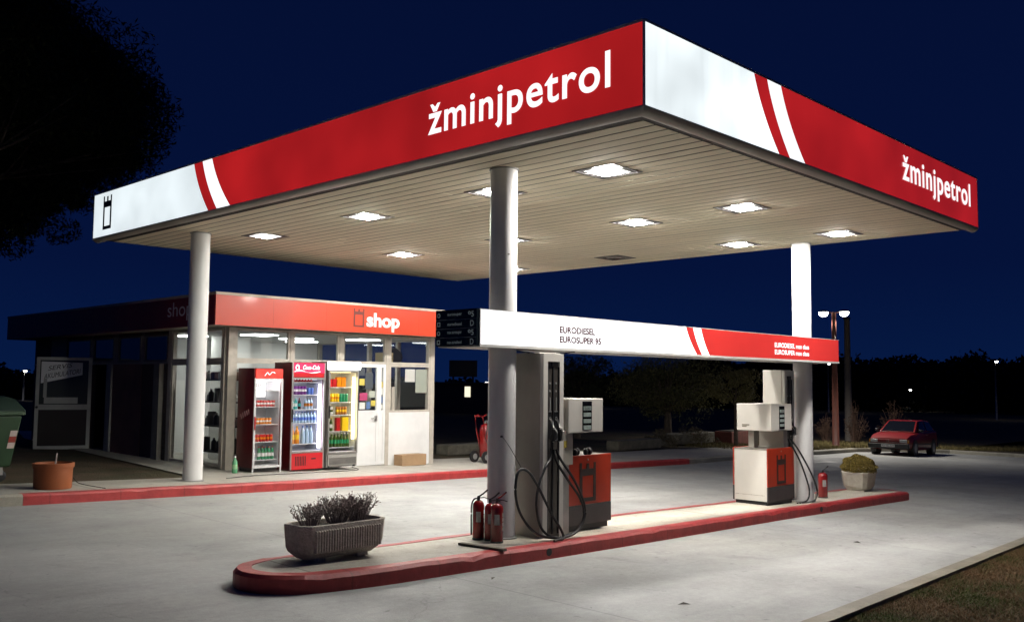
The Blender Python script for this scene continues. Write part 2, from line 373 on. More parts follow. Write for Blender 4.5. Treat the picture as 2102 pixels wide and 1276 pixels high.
def offset_line(P, d):
    o = []
    for i, p in enumerate(P):
        a = P[max(i-1, 0)]; b = P[min(i+1, len(P)-1)]
        t = Vector((b[0]-a[0], b[1]-a[1])).normalized(); o.append((p[0]-t.y*d, p[1]+t.x*d))
    return o
def dens(P, s=.6):
    o = []
    for a, b in zip(P, P[1:]):
        n = max(1, int(math.dist(a, b)/s))
        o += [(a[0]+(b[0]-a[0])*k/n, a[1]+(b[1]-a[1])*k/n) for k in range(n)]
    return o+[P[-1]]
def kerb(name, P, mat, h=.15, wd=.16, h0=-.02, side=1):
    P = dens(P, .16); I = offset_line(P, wd*side); C1 = offset_line(P, .025*side)
    mb = MB(); vs = []
    for p, c, q in zip(P, C1, I):
        z = g(*p); j = .004*math.sin(p[0]*3.1)+random.uniform(-.004, .003)-(random.uniform(.008, .022) if random.random() < .07 else 0)
        vs += [(p[0], p[1], z+h0), (p[0], p[1], z+h-.03+j), (c[0], c[1], z+h+j*.8), (q[0], q[1], z+h+.001), (q[0], q[1], z-.1)]
    n = len(P)
    mb.add(vs, [(i*5+k, (i+1)*5+k, (i+1)*5+k+1, i*5+k+1) for i in range(n-1) for k in range(4)]+[(0, 1, 2, 3, 4), tuple((n-1)*5+k for k in (4, 3, 2, 1, 0))])
    o = mb.build(name, mat, smooth=False); return tag(o, kind='structure')
kerb('red_pavement_kerb', [(4.65, 13.62), (8.96, 13.80), (14.2, 14.42), (18.6, 14.80), (23.1, 15.20)], KERB)
kerb('bare_pavement_kerb', [(-30, 12.6), (-10, 13.1), (0, 13.45), (4.645, 13.62)], KBEI)
kerb('far_forecourt_kerb', [(23.105, 15.20), (27, 15.85), (34.3, 16.5), (38.3, 17.0), (41.5, 16.6), (43.2, 15.0), (43.9, 12.6), (44.1, 6)], KBEI)
# pavement (between kerb and shop, all round it) and rough verge behind
INN = offset_line(dens(KL[:11], 1), .155)
mb = MB(); vs = []
back = []
for p in INN:
    bx = p[0]
    by = 15.05 if p[0] < 8.1 else (30 if p[0] < 15 else (p[1]+2.6))
    if 8.1 <= p[0] < 9: by = 15.05+(p[0]-8.1)/.9*12
    back.append(by)
ny = 12
for p, by in zip(INN, back):
    for j in range(ny+1):
        y = p[1]+(by-p[1])*j/ny; vs.append((p[0], y, g(p[0], y)+.15))
mb.add(vs, [(i*(ny+1)+j, (i+1)*(ny+1)+j, (i+1)*(ny+1)+j+1, i*(ny+1)+j+1) for i in range(len(INN)-1) for j in range(ny)])
tag(mb.build('pavement', PAVE), kind='structure')
# verge: grass beyond kerbs, slightly lower than pavement
mb = MB(); xs2 = [-200]+lin(-60, 43.5, 60); vs = []
ys2 = [0, .6, 1.5, 3, 5, 8, 12, 20, 40, 90]
for x in xs2:
    y0 = lerp_poly([(-200, 10)]+KL[:12]+[(43.5, 15.2)], x)+.14
    for d in ys2: vs.append((x, y0+d, g(x, y0+d)+.125))
k = len(ys2)
mb.add(vs, [(i*k+j, (i+1)*k+j, (i+1)*k+j+1, i*k+j+1) for i in range(len(xs2)-1) for j in range(k-1)])
vs = []
for (x, y) in [(43.32, 15.6), (43.36, 15.0), (44.02, 12.6), (44.25, 6), (44.4, -40)]:
    for d in (0, 2, 6, 20, 80): vs.append((x+d, y, g(x+d, y)+.125))
mb.add(vs, [(i*5+j, (i+1)*5+j, (i+1)*5+j+1, i*5+j+1) for i in range(4) for j in range(4)])
vs = [(43.4, 15.5, g(43.4, 15.5)+.125), (120, 15.6, g(60, 15.6)+.125), (120, 110, g(60, 45)+.125), (43.5, 105, g(43.5, 45)+.125)]
mb.add(vs, [(0, 1, 2, 3)])
tag(mb.build('verge', GR), kind='structure')

# ------------------------------------------------------------------ pump island
front = [(4.72, 6.75), (5.5, 6.70), (7.1, 6.76), (9.5, 6.88), (13.3, 7.11), (16, 7.22), (18.6, 7.32), (18.9, 7.42), (19.05, 7.7), (19.05, 8.0), (18.9, 8.28), (18.6, 8.38)]
backl = [(13.9, 8.27), (10.6, 8.15), (6.2, 7.79), (5.0, 7.77), (4.62, 7.70), (4.35, 7.55), (4.22, 7.33), (4.22, 7.12), (4.32, 6.94), (4.48, 6.82)]
loop = front+backl
def cr_loop(P, n=4):
    o = []; N = len(P)
    for i in range(N):
        a, b, c, d = [Vector(P[(i+k-1) % N]) for k in range(4)]
        L = (c-b).length; nn = max(1, int(L/.10)) if L < .5 else max(2, int(L/.16))
        for k in range(nn):
            t = k/nn
            if L > .8: q = b.lerp(c, t)
            else: q = .5*((2*b)+(c-a)*t+(2*a-5*b+4*c-d)*t*t+(-a+3*b-3*c+d)*t**3)
            o.append((q.x, q.y))
    return o
LP = cr_loop(loop)
def inset(P, d):
    N = len(P); o = []
    for i, p in enumerate(P):
        a, b = P[i-1], P[(i+1) % N]; t = Vector((b[0]-a[0], b[1]-a[1])).normalized(); o.append((p[0]-t.y*d, p[1]+t.x*d))
    return o
IN1, IN2 = inset(LP, .03), inset(LP, .15)
mb = MB(); n = len(LP); vs = []
for i in range(n):
    z = g(*LP[i]); jj = .004*math.sin(LP[i][0]*4.7)+random.uniform(-.004, .003)-(random.uniform(.010, .028) if random.random() < .08 else 0)
    vs += [(*LP[i], z-.03), (*LP[i], z+.118+jj), (*IN1[i], z+.15+jj*.6), (*IN2[i], z+.153), (*IN2[i], z+.05)]
mb.add(vs, [(i*5+k, ((i+1) % n)*5+k, ((i+1) % n)*5+k+1, i*5+k+1) for i in range(n) for k in range(4)])
tag(mb.build('island_kerb', KERB), kind='structure')
mb = MB(); vs = [(*p, g(*p)+.15) for p in inset(LP, .145)]
mb.add(vs, [tuple(range(n))]); tag(mb.build('pump_island', ISL), kind='structure')
# drain holes in the kerb
for (x, lab) in ((7.62, 'dark round drain hole in the red kerb below the near pump'), (14.75, 'small dark drain hole in the red kerb below the far pump')):
    y = lerp_poly(front[:7], x); z = g(x, y)+.075
    o = MB().lathe([(.042, -.003), (.042, .002), (.005, .0025)], (x, y-.004, z), 14, 'y').build('drain_pipe', BLACK, origin=(x, y, z)); tag(o, lab, 'drain pipe')

# ------------------------------------------------------------------ canopy
X0, Y0, ZB, ZT = 6.622, 4.807, 4.30, 5.08; X1, Y1 = X0+8.684, Y0+11.833
can = thing('canopy', 'large flat filling station canopy with backlit red and white edges on three columns', 'canopy', (X0, Y0, ZB))
def stripes(tops, bots, bend):
    "returns boundary curves u(z) for each edge between colours"
    out = []
    for t, b in zip(tops, bots):
        out.append([(t+(b-t)*(s*(1-bend)+bend*s*s), 1-s) for s in [i/10 for i in range(11)]])
    return out
def face_panels(parent, plane, const, u0, u1, z0, z1, curves, mats, names, sgn, th=.012):
    "panels between successive curves on plane x=const or y=const; curves list of (u, zfrac) top->bottom"
    edges = [[(u0, 1-i/10) for i in range(11)]]+curves+[[(u1, 1-i/10) for i in range(11)]]
    for a, b, mt, nm in zip(edges, edges[1:], mats, names):
        mb = MB(); vs = []
        for (ua, f), (ub, f2) in zip(a, b):
            z = z0+(z1-z0)*f
            vs += [(ua, z), (ub, z)]
        def P(u, z, d): return (const+d*sgn, u, z) if plane == 'x' else (u, const+d*sgn, z)
        V = [P(u, z, 0) for u, z in vs]+[P(u, z, -th) for u, z in vs]; N = len(vs)
        fs = [(2*i, 2*i+1, 2*i+3, 2*i+2) for i in range(10)]+[(N+2*i, N+2*i+2, N+2*i+3, N+2*i+1) for i in range(10)]
        fs += [(2*i, 2*i+2, N+2*i+2, N+2*i) for i in range(10)]+[(2*i+1, N+2*i+1, N+2*i+3, 2*i+3) for i in range(10)]
        fs += [(0, N, N+1, 1), (20, 21, N+21, N+20)]
        mb.add(V, fs); mb.build(nm, mt, parent)
Z0, Z1 = ZB+.012, ZT-.012
face_panels(can, 'x', X0, Y1-.012, Y0+.012, Z0, Z1, stripes((13.03, 12.77, 12.49), (12.56, 12.31, 11.94), .45), (SW, SR, SL, SR), ('white_fascia_panel', 'red_stripe', 'white_stripe', 'red_fascia_panel'), -1)
face_panels(can, 'y', Y0, X0+.012, X1-.012, Z0, Z1, stripes((8.536, 8.808, 9.101), (9.05, 9.287, 9.634), .45), (SW2, SR, SL, SR), ('white_fascia_panel', 'red_stripe', 'white_stripe', 'red_fascia_panel'), -1)
mb = MB()   # light box carcass: aluminium edge strips and dark rear fascias
for (a, b, c, d) in ((X0+.012, X1, Y0+.012, Y0+.3), (X0+.012, X0+.3, Y0+.3, Y1-.3), (X1-.3, X1, Y0+.3, Y1), (X0+.012, X1-.3, Y1-.3, Y1)):
    mb.box(a, b, c, d, ZB+.0015, ZT-.001)
mb.build('light_box_frame', GREYF, can)
mb = MB()
mb.box(X0-.006, X0+.012, Y0-.006, Y0+.012, ZB-.0, ZT+.004); mb.box(X0-.006, X0+.02, Y1-.012, Y1+.004, ZB, ZT+.003); mb.box(X1-.012, X1+.004, Y0-.006, Y0+.02, ZB, ZT+.003)
mb.box(X0-.005, X0+.011, Y0+.0125, Y1-.012, ZT-.012, ZT+.014); mb.box(X0+.0125, X1-.012, Y0-.005, Y0+.011, ZT-.012, ZT+.014)
mb.box(X0-.005, X0+.011, Y0+.0125, Y1-.012, ZB, ZB+.012); mb.box(X0+.0125, X1-.012, Y0-.005, Y0+.011, ZB, ZB+.012)
mb.each('edge_trim', M('pale_trim', (.6, .6, .57), .5, noise=4, amt=.2), can)
mb = MB()
def gutter(p0, p1, ax):
    prof = [(0, .0), (-.012, -.02), (-.02, -.045), (-.012, -.075), (.015, -.088), (.06, -.088), (.085, -.07), (.09, -.0)]
    return prof
def gut(ring, cs, mat, name):
    mb = MB(); vs = []; k = len(ring)
    for (x, y, sx, sy) in cs:
        for (d, z) in ring: vs.append((x+sx*d, y+sy*d, ZB+z))
    mb.add(vs, [(i*k+j, (i+1)*k+j, (i+1)*k+j+1, i*k+j+1) for i in range(len(cs)-1) for j in range(k-1)])
    return mb.build(name, mat, can, auto=.9)
cs = [(X1, Y0, 0, 1), (X0, Y0, 1, 1), (X0, Y1, 1, 0)]
gut([(-.006, 0), (.004, -.018), (.028, -.042), (.06, -.055), (.095, -.058)], cs, TRIM, 'gutter')
gut([(.095, -.058), (.105, -.052), (.108, -.004)], cs, RECESS_SHADE, 'gutter_lip')  # gutter's inner face coloured dark in place of shade
SX0, SY0, SX1, SY1 = X0+.36, Y0+.27, X1-.03, Y1-.03
MB().box(X0+.013, X1-.01, Y0+.013, Y1-.01, ZB-.0012, ZB+.0).build('recess_shade_sheet', RECESS_SHADE, can)  # flush dark sheet paints the edge's shadow gap, also backs the board gaps
mb = MB(); x = SX0; PITCH = .2; jog = 0; k = 0
while x < SX1-.05:
    xe = min(x+PITCH-.027, SX1); k += 1
    cuts = sorted([SY0]+[SY0+3.9+.35*(k % 3), SY0+7.8+.35*(k % 4)]+[SY1])
    for a, b in zip(cuts, cuts[1:]): mb.box(x+random.uniform(-.002, .002), xe+random.uniform(-.003, .003), a+.002, b-.002, ZB-.0065+random.uniform(-.001, .001), ZB-.0035)
    x += PITCH
mb.build('soffit', SOFF, can)
MB().box(X0+.3, X1-.3, Y0+.3, Y1-.3, ZT-.35, ZT-.2).build('roof', DGREY, can)
mb = MB(); tower_logo(mb, (X0-.004, 16.23, 4.42), (0, -1, 0), (0, 0, 1), (-1, 0, 0), .33, .58); mb.build('tower_emblem', BLKT, can)
text('žminjpetrol', SL, ((X0, 7.70, 4.440), (0, -1, 0), (0, 0, 1), (-1, 0, 0)), 2.52, .455, can, bold=.016, spc=1.11)
text('žminjpetrol', SL, ((12.37, Y0, 4.475), (1, 0, 0), (0, 0, 1), (0, -1, 0)), 2.60, .455, can, bold=.016, spc=1.11)
# columns
for i, (cx, cy, zb, top) in enumerate(((7.554, 7.447, None, 0), (15.02, 7.60, None, 0), (7.53, 14.50, None, 0))):
    zb = g(cx, cy)+.15
    mb = MB(); mb.lathe([(.157, zb-.02), (.157, ZB-.004)], (cx, cy, 0), 48)
    o = mb.build('column', COLUMN, can, auto=.8); 
    tag(o, ['white round steel column beside the near pump', 'white round steel column behind the far pump', 'white round column on the shop pavement'][i])
    mb = MB().lathe([(.172, ZB-.02), (.172, ZB-.006)], (cx, cy, 0), 32); mb.lathe([(.185, zb-.005), (.185, zb+.012), (.16, zb+.02)], (cx, cy, 0), 32)
    mb.each('collar', GREYF, o)
for (a0, z_, dz) in ((-2.15, 3.02, .09), (-2.2, 2.93, .03), (-2.05, 3.3, .015), (-1.2, 2.9, .02)):
    mb = MB(); vs = []
    for k in range(4):
        a = a0+k*.05
        for zz in (z_-dz/2, z_+dz/2): vs.append((7.554+.1582*math.cos(a), 7.447+.1582*math.sin(a), zz))
    mb.add(vs, [(2*k, 2*k+2, 2*k+3, 2*k+1) for k in range(3)]); mb.build('paint_chip', M('sticker_remnant', (.7, .72, .75) if z_ < 3.2 and a0 < -2 else (.12, .10, .09), .5), can)
# luminaires
LX = [8.40, 11.40, 14.36]; LY = [6.62, 8.43, 11.12, 13.93]
pos_words = {(0,0): 'bright square ceiling lamp nearest the front corner of the canopy', (1,0): 'square ceiling lamp midway along the right edge of the canopy', (2,0): 'square ceiling lamp just before the right hand column',
 (0,1): 'ceiling lamp half hidden behind the top of the near column', (1,1): 'bright ceiling lamp in the middle of the canopy between column and right edge', (2,1): 'ceiling lamp left of the right hand column near the far edge',
 (0,2): 'slightly green ceiling lamp left of the near column', (1,2): 'ceiling lamp peeping out to the right of the near column, upper one', (2,2): 'dark unlit ceiling lamp near the far edge of the canopy',
 (0,3): 'dim ceiling lamp nearest the left hand column', (1,3): 'ceiling lamp above the shop lettering near the far edge', (2,3): 'ceiling lamp peeping out low beside the near column by the back corner'}
proto = None
for i, lx in enumerate(LX):
    for j, ly in enumerate(LY):
        lit = LAMPL
        if (i, j) == (2, 2): lit = LAMPO
        if (i, j) == (0, 2): lit = LAMPG
        if (i, j) == (0, 3): lit = LAMPD
        t = thing('ceiling_lamp', pos_words[(i, j)], 'ceiling lamp', (lx, ly, ZB-.006), 'square lamps recessed into the canopy ceiling')
        h = .29; zt = ZB-.006
        mb = MB()
        for (a, b, c, d) in ((-h, h, -h, -h+.035), (-h, h, h-.035, h), (-h, -h+.035, -h+.035, h-.035), (h-.035, h, -h+.035, h-.035)): mb.box(lx+a, lx+b, ly+c, ly+d, zt-.008, zt+.02)
        mb.build('frame', DGREY, t)
        MB().box(lx-h+.035, lx+h-.035, ly-h+.035, ly+h-.035, zt-.003, zt+.012).build('reflector', DGREY, t)
        q = .195
        mb = MB(); c_ = .12
        mb.add([(lx+sx*r_, ly+sy*r_, zt-z_) for (r_, z_) in ((q, .006), (q-.01, .010), (c_, .012), (c_-.004, .024)) for (sx, sy) in ((-1, -1), (1, -1), (1, 1), (-1, 1))],
            [(k*4+i, k*4+(i+1) % 4, (k+1)*4+(i+1) % 4, (k+1)*4+i) for k in range(2) for i in range(4)])
        rim = mb.build('lens_rim', LAMPO if lit is LAMPO else RIM, t)
        mb = MB(); mb.add([(lx+sx*r_, ly+sy*r_, zt-z_) for (r_, z_) in ((c_, .012), (c_-.006, .024)) for (sx, sy) in ((-1, -1), (1, -1), (1, 1), (-1, 1))],
            [(i, (i+1) % 4, 4+(i+1) % 4, 4+i) for i in range(4)]+[(7, 6, 5, 4)])
        mb.build('lens', lit, t)

# ------------------------------------------------------------------ illuminated beam sign
BX0, BX1, BY0, BY1, BZ0, BZ1 = 6.989, 15.64, 7.235, 7.90, 2.245, 2.652
bm_ = thing('beam_sign', 'long backlit white and red sign beam fixed across the two front columns above the pumps', 'sign', (BX0, BY0, BZ0))
face_panels(bm_, 'y', BY0, BX0+.012, BX1-.01, BZ0+.03, BZ1-.006, stripes((10.93, 11.10, 11.30), (11.20, 11.33, 11.52), .4), (SWB, SRB, SWB, SRB), ('white_panel', 'red_stripe', 'white_stripe', 'red_panel'), -1)
MB().box(BX0+.002, BX1, BY0+.012, BY1, BZ0, BZ1-.002).build('housing', M('grey_beam_housing', (.42, .41, .38), .4, noise=3, amt=.15), bm_)
mb = MB(); mb.box(BX0, BX1+.004, BY0-.004, BY0+.012, BZ0, BZ0+.03); mb.box(BX0, BX0+.012, BY0-.004, BY0+.012, BZ0+.03, BZ1); mb.box(BX0+.012, BX1+.004, BY0-.004, BY0+.012, BZ1-.006, BZ1+.002)
mb.each('edge_trim', WHITE, bm_)
Rr, Uu, Nn = (1, 0, 0), (0, 0, 1), (0, -1, 0)
text('EURODIESEL', MAROON, ((8.284, BY0, 2.447), Rr, Uu, Nn), .66, .082, bm_, bold=.04)
text('EUROSUPER 95', MAROON, ((8.284, BY0, 2.333), Rr, Uu, Nn), .775, .082, bm_, bold=.04)
text('EURODIESEL max class', SL, ((13.385, BY0, 2.452), Rr, Uu, Nn), 1.14, .075, bm_, bold=.012)
text('EUROSUPER max class', SL, ((13.385, BY0, 2.343), Rr, Uu, Nn), 1.14, .075, bm_, bold=.012)
pr = thing('price_display', 'black four row price display on the left end of the sign beam', 'price sign', (BX0-.03, BY0, BZ0))
MB().box(BX0-.045, BX0-.002, BY0+.004, BY1-.004, BZ0+.012, BZ1+.004).build('housing', M('black_display', (.006, .010, .012), .25), pr)
DT = M('dim_display_lettering', (.28, .32, .32), .5, emit=(.5, .6, .6), estr=.06)
xf = BX0-.045
for k, (nm, num) in enumerate((('eurosuper', '95'), ('eurodiesel', 'D'), ('max eurosuper', '95'), ('max eurodiesel', 'D'))):
    zc = BZ1-.055-k*.099
    text(nm, DT, ((xf, BY1-.20, zc-.018), (0, -1, 0), Uu, (-1, 0, 0)), .23, .034, pr, name='fuel_name', bold=.01, depth=.003)
    text(num, DT, ((xf, BY0+(.135 if num == '95' else .10), zc-.03), (0, -1, 0), Uu, (-1, 0, 0)), .09 if num == '95' else .055, .062, pr, name='fuel_grade', bold=.01, depth=.003)
    mb = MB(); yc = BY1-.055
    if k % 2 == 0:
        pts = [(yc+.026*math.cos(a), zc+.026*math.sin(a)) for a in [i*math.pi/8 for i in range(16)]]; q = [(yc+.015*math.cos(a), zc+.015*math.sin(a)) for a in [i*math.pi/8 for i in range(16)]]
    else:
        pts = [(yc-.025, zc-.025), (yc+.025, zc-.025), (yc+.025, zc+.025), (yc-.025, zc+.025)]; q = [(yc-.014, zc-.014), (yc+.014, zc-.014), (yc+.014, zc+.014), (yc-.014, zc+.014)]
    nn = len(pts); mb.add([(xf-.003, *p) for p in pts]+[(xf-.003, *p) for p in q], [(i, (i+1) % nn, nn+(i+1) % nn, nn+i) for i in range(nn)])
    mb.build('fuel_icon', DT, pr)
    if k: MB().box(xf-.002, xf, BY0+.01, BY1-.01, zc+.046, zc+.05).build('row_divider', GREYF, pr)

# ------------------------------------------------------------------ fuel pumps
PUMPW = M('pump_white_enamel', (.66, .63, .57), .32, noise=2, amt=.08, coat=.15)
PUMPG = M('pump_grey_side', (.40, .37, .32), .35, .2, noise=2.5, amt=.12)
SCRN = M('pump_lcd', (.30, .36, .33), .25, noise=20, amt=.3)
def pump(base, s, xc, tw, hd, bd, y_t, y_h, y_b, th_, hh, bh, label, hoses):
    """u measured from the column at xc in direction s"""
    X = lambda u: xc+s*u
    z0 = base
    t = thing('fuel_pump', label, 'fuel pump', (X((bd[0]+bd[1])/2), (y_b[0]+y_b[1])/2, z0), 'fuel pumps on the red kerbed island')
    # tower
    MB().box(X(tw[0]), X(tw[1]), y_t[0]+.05, y_t[1], z0, z0+th_).build('hose_tower', PUMPG if s > 0 else PUMPW, t, bevel=.012)
    f0, f1 = min(X(tw[0]), X(tw[1])), max(X(tw[0]), X(tw[1])); yt = y_t[0]; wd = f1-f0
    mb = MB(); mb.box(f0+.005, f0+wd*.22, yt, yt+.049, z0+.01, z0+th_-.01); mb.box(f1-wd*.2, f1-.005, yt, yt+.049, z0+.01, z0+th_-.01); mb.box(f0+wd*.22, f1-wd*.2, yt, yt+.049, z0+th_-.10, z0+th_-.01)
    mb.each('tower_frame', PUMPW, t)
    a, b = f0+wd*.22, f1-wd*.2; mid = (a+b)/2
    MB().box(a, b, yt+.02, yt+.048, z0+.02, z0+th_-.10).build('hose_panel', M('bronze_hose_panel', (.13, .115, .10), .4, .5, noise=5, amt=.2), t)
    mb = MB()
    for xx in (a+.012, mid, b-.004): mb.box(xx-.009, xx+.006, yt+.004, yt+.02, z0+.05, z0+th_-.16)
    mb.box(mid-.03, mid-.012, yt+.010, yt+.02, z0+th_-.15, z0+th_-.105)
    mb.each('guide_rail', DARK, t)
    mb = MB()
    for xx in ((a+mid)/2, (mid+b)/2):
        mb.box(xx-.028, xx+.028, yt+.012, yt+.02, z0+1.12, z0+1.42)
    mb.each('nozzle_cradle', BLACK, t)
    mb = MB()
    for xx in ((a+mid)/2, (mid+b)/2):
        mb.box(xx-.028, xx+.028, yt+.008, yt+.0125, z0+1.415, z0+1.425)
        for zq in (1.74, 1.65): mb.lathe([(.012, 0), (.012, .006)], (xx, yt+.010, z0+zq), 10, 'y')
        mb.box(xx-.006, xx+.006, yt+.008, yt+.0125, z0+1.43, z0+1.58)
    mb.build('grade_marks', M('pale_marks', (.35, .35, .33), .4), t)
    # head
    hx0, hx1 = min(X(hd[0]), X(hd[1])), max(X(hd[0]), X(hd[1]))
    MB().box(hx0, hx1, y_h[0], y_h[1], z0+hh[0], z0+hh[1]).build('display_head', PUMPW, t, bevel=.012)
    mb = MB(); c = hx0+(hx1-hx0)*(.52 if s > 0 else .50); dw = .085
    mb.box(c-dw, c+dw, y_h[0]-.006, y_h[0]+.01, z0+hh[0]+.03, z0+hh[1]-.035); d_ = mb.build('display_window', M('display_black', (.006, .006, .008), .12), t)
    mb = MB()
    for q in range(4):
        zc = z0+hh[1]-.115-q*.075
        mb.box(c-dw+.014, c+dw-.014, y_h[0]-.009, y_h[0]-.0062, zc-.024, zc+.024)
    mb.build('display_screen', SCRN, d_)
    text('-' if False else '0.00', BLKT, ((c-.05, y_h[0]-.009, z0+hh[1]-.13), Rr, Uu, Nn), .10, .03, d_, name='display_digits', depth=.001)
    # supports between body and head
    bx0, bx1 = min(X(bd[0]), X(bd[1])), max(X(bd[0]), X(bd[1]))
    mb = MB(); ux = X(hd[0]+.02); 
    mb.box(ux, ux+s*.12, y_h[0]+.08, y_h[0]+.13, z0+bh-.0, z0+hh[0]+.002); mb.box(ux, ux+s*.05, y_h[0]+.13, y_h[1]-.06, z0+bh, z0+hh[0]+.002); mb.box(X(hd[1]-.30), X(hd[1]-.16), y_h[1]-.22, y_h[1]-.12, z0+bh, z0+hh[0]+.002)
    mb.each('head_support', PUMPG, t)
    # hydraulic body
    MB().box(bx0+.008, bx1-.008, y_b[0]+.022, y_b[1]-.022, z0+.07, z0+bh-.022).build('body', PUMPW, t, bevel=.006)
    MB().box(bx0, bx1, y_b[0], y_b[0]+.022, z0+.30, z0+bh-.0).build('front_panel', REDP, t, bevel=.008)
    MB().box(bx0, bx1, y_b[1]-.022, y_b[1], z0+.30, z0+bh-.0).build('rear_panel', REDP, t, bevel=.008)
    mb = MB(); mb.box(bx0+.001, bx1-.001, y_b[0]+.001, y_b[0]+.022, z0+.068, z0+.299); mb.box(bx0+.001, bx1-.001, y_b[1]-.022, y_b[1]-.001, z0+.068, z0+.299); mb.each('grey_band', DGREY, t)
    MB().box(bx0+.003, bx1-.003, y_b[0]+.0225, y_b[1]-.0225, z0+bh-.022, z0+bh-.006).build('top_plate', M('pump_top_plate', (.34, .32, .28), .4, .3, noise=6, amt=.3), t)
    MB().box(bx0+.03, bx1-.03, y_b[0]+.035, y_b[1]-.035, z0, z0+.07).build('plinth', BLACK, t)
    mb = MB(); w_ = .30; cxx = (bx0+bx1)/2-(.02 if s > 0 else 0)
    tower_logo(mb, (cxx-w_/2, y_b[0]-.001, z0+.335), Rr, Uu, Nn, w_, .46); mb.build('tower_emblem', LOGO, t)
    MB().lathe([(.012, 0), (.012, .008)], (cxx, y_b[0]-.008, z0+bh-.055), 12, 'y').build('lock', STEEL, t)
    if s > 0:   # silver panel between tower and body, papers and fittings on top
        MB().box(X(tw[1])+.003, bx0-.001, y_t[0]+.10, y_t[0]+.5, z0, z0+1.16).build('side_panel', STEEL, t)
        mb = MB(); mb.box(f1+.004, bx0-.002, y_t[0]+.04, y_t[0]+.10, z0+.80, z0+1.20); mb.build('card_reader', PUMPG, t, bevel=.004)
        MB().box(f1+.05, f1+.10, y_t[0]+.034, y_t[0]+.041, z0+1.0, z0+1.08).build('reader_label', M('yellow_sticker', (.45, .35, .05), .5), t)
    else:
        mb = MB(); mb.box(X(hd[1])-.0065, X(hd[1]), y_h[1]-.23, y_h[1]-.10, z0+hh[0]+.085, z0+hh[0]+.10); mb.box(X(hd[1])-.0065, X(hd[1]), y_h[1]-.18, y_h[1]-.10, z0+hh[0]+.06, z0+hh[0]+.075); mb.build('small_print', M('faded_print', (.2, .17, .13), .5), t)
        mb = MB()
        for q in range(22):
            yy = y_b[0]+.07+q*.024; mb.box(bx0+.0055, bx0+.008, yy, yy+random.uniform(.008, .018), z0+.16, z0+.168)
        mb.build('small_print', M('faded_print', (.2, .17, .13), .5), t)
        mb = MB(); mb.box(X(tw[1])+.01, X(tw[1])+.06, y_h[0]+.15, y_h[0]+.19, z0+bh, z0+hh[0]); mb.build('support_post', PUMPW, t)
    # nozzles
    for k, xx in enumerate(((a+mid)/2, (mid+b)/2)):
        nz = MB(); zc = z0+1.16
        nz.tube([(xx, yt-.02, zc-.05), (xx, yt-.045, zc+.02), (xx-.008, yt-.06, zc+.07)], .026, 10)
        nz.tube([(xx-.008, yt-.055, zc+.06), (xx-.018, yt-.03, zc+.13), (xx-.02, yt+.008, zc+.17)], .012, 8)
        nz.box(xx-.018, xx+.018, yt-.075, yt-.035, zc-.07, zc+.05)
        no = nz.build('nozzle', M('nozzle_black', (.02, .02, .02), .35), t, auto=.8)
        g_ = MB().tube([(xx, yt-.03, zc-.08), (xx-.0, yt-.10, zc-.05), (xx, yt-.10, zc+.03), (xx-.006, yt-.065, zc+.075)], .006, 6); g_.build('trigger_guard', STEEL, no)
        nz = MB().tube([(xx-.010, yt-.052, zc+.08), (xx-.022, yt-.04, zc+.15), (xx-.045, yt-.03, zc+.20)], .011, 8); nz.build('spout', STEEL, no, smooth=True)
    for h in hoses: MB().tube(nurb(h, 10), .0145, 10).build('hose', BLACK, t, smooth=True)
    return t
z1p = g(8.4, 7.3)+.15
hp1 = [
 [(7.965, 7.07, 1.13), (7.93, 7.05, 1.02), (7.82, 7.03, .92), (7.70, 7.02, .72), (7.665, 7.01, .51), (7.72, 7.0, .30), (7.85, 6.98, .185), (8.0, 6.96, .152), (8.06, 7.0, .152)],
 [(8.05, 7.07, 1.12), (8.09, 7.03, 1.0), (8.25, 6.97, .77), (8.40, 6.95, .51), (8.42, 6.95, .34), (8.31, 6.95, .21), (8.08, 6.94, .158), (7.8, 6.95, .18), (7.56, 6.96, .27), (7.37, 6.97, .47), (7.30, 6.98, .68), (7.32, 6.98, .88), (7.39, 6.98, .94), (7.50, 6.97, .90), (7.64, 6.96, .73), (7.82, 6.94, .45), (7.97, 6.92, .25), (7.985, 6.90, .16), (7.88, 6.89, .152), (7.80, 6.87, .152)],
 [(8.00, 7.06, 1.12), (8.02, 7.03, .98), (8.15, 6.99, .79), (8.32, 6.97, .60), (8.405, 6.96, .45), (8.40, 6.965, .30), (8.28, 6.97, .19), (8.1, 6.98, .158)],
]
pump(z1p, 1, 7.554, (.306, .662), (.746, 1.386), (.876, 1.746), (7.10, 7.68), (7.10, 7.70), (7.26, 7.90), 2.085, (1.165, 1.565), .885, 'fuel pump with red lower front and tall hose tower beside the near column', hp1)
z2p = g(14.1, 7.7)+.15
hp2 = [
 [(14.42, 7.57, .98), (14.46, 7.48, .80), (14.60, 7.44, .58), (14.76, 7.42, .30), (14.85, 7.42, .12), (14.80, 7.42, -.01), (14.68, 7.44, -.06), (14.5, 7.46, -.065)],
 [(14.50, 7.57, .98), (14.56, 7.46, .80), (14.83, 7.42, .49), (15.05, 7.42, .24), (15.13, 7.42, .07), (15.05, 7.42, -.045), (14.85, 7.42, -.075), (14.56, 7.44, -.07)],
]
pump(z2p, -1, 15.02, (.30, .64), (.69, 1.37), (.50, 1.37), (7.60, 8.0), (7.45, 8.07), (7.52, 8.15), 2.17, (1.185, 1.615), .905, 'fuel pump with white side and red front before the right hand column', hp2)
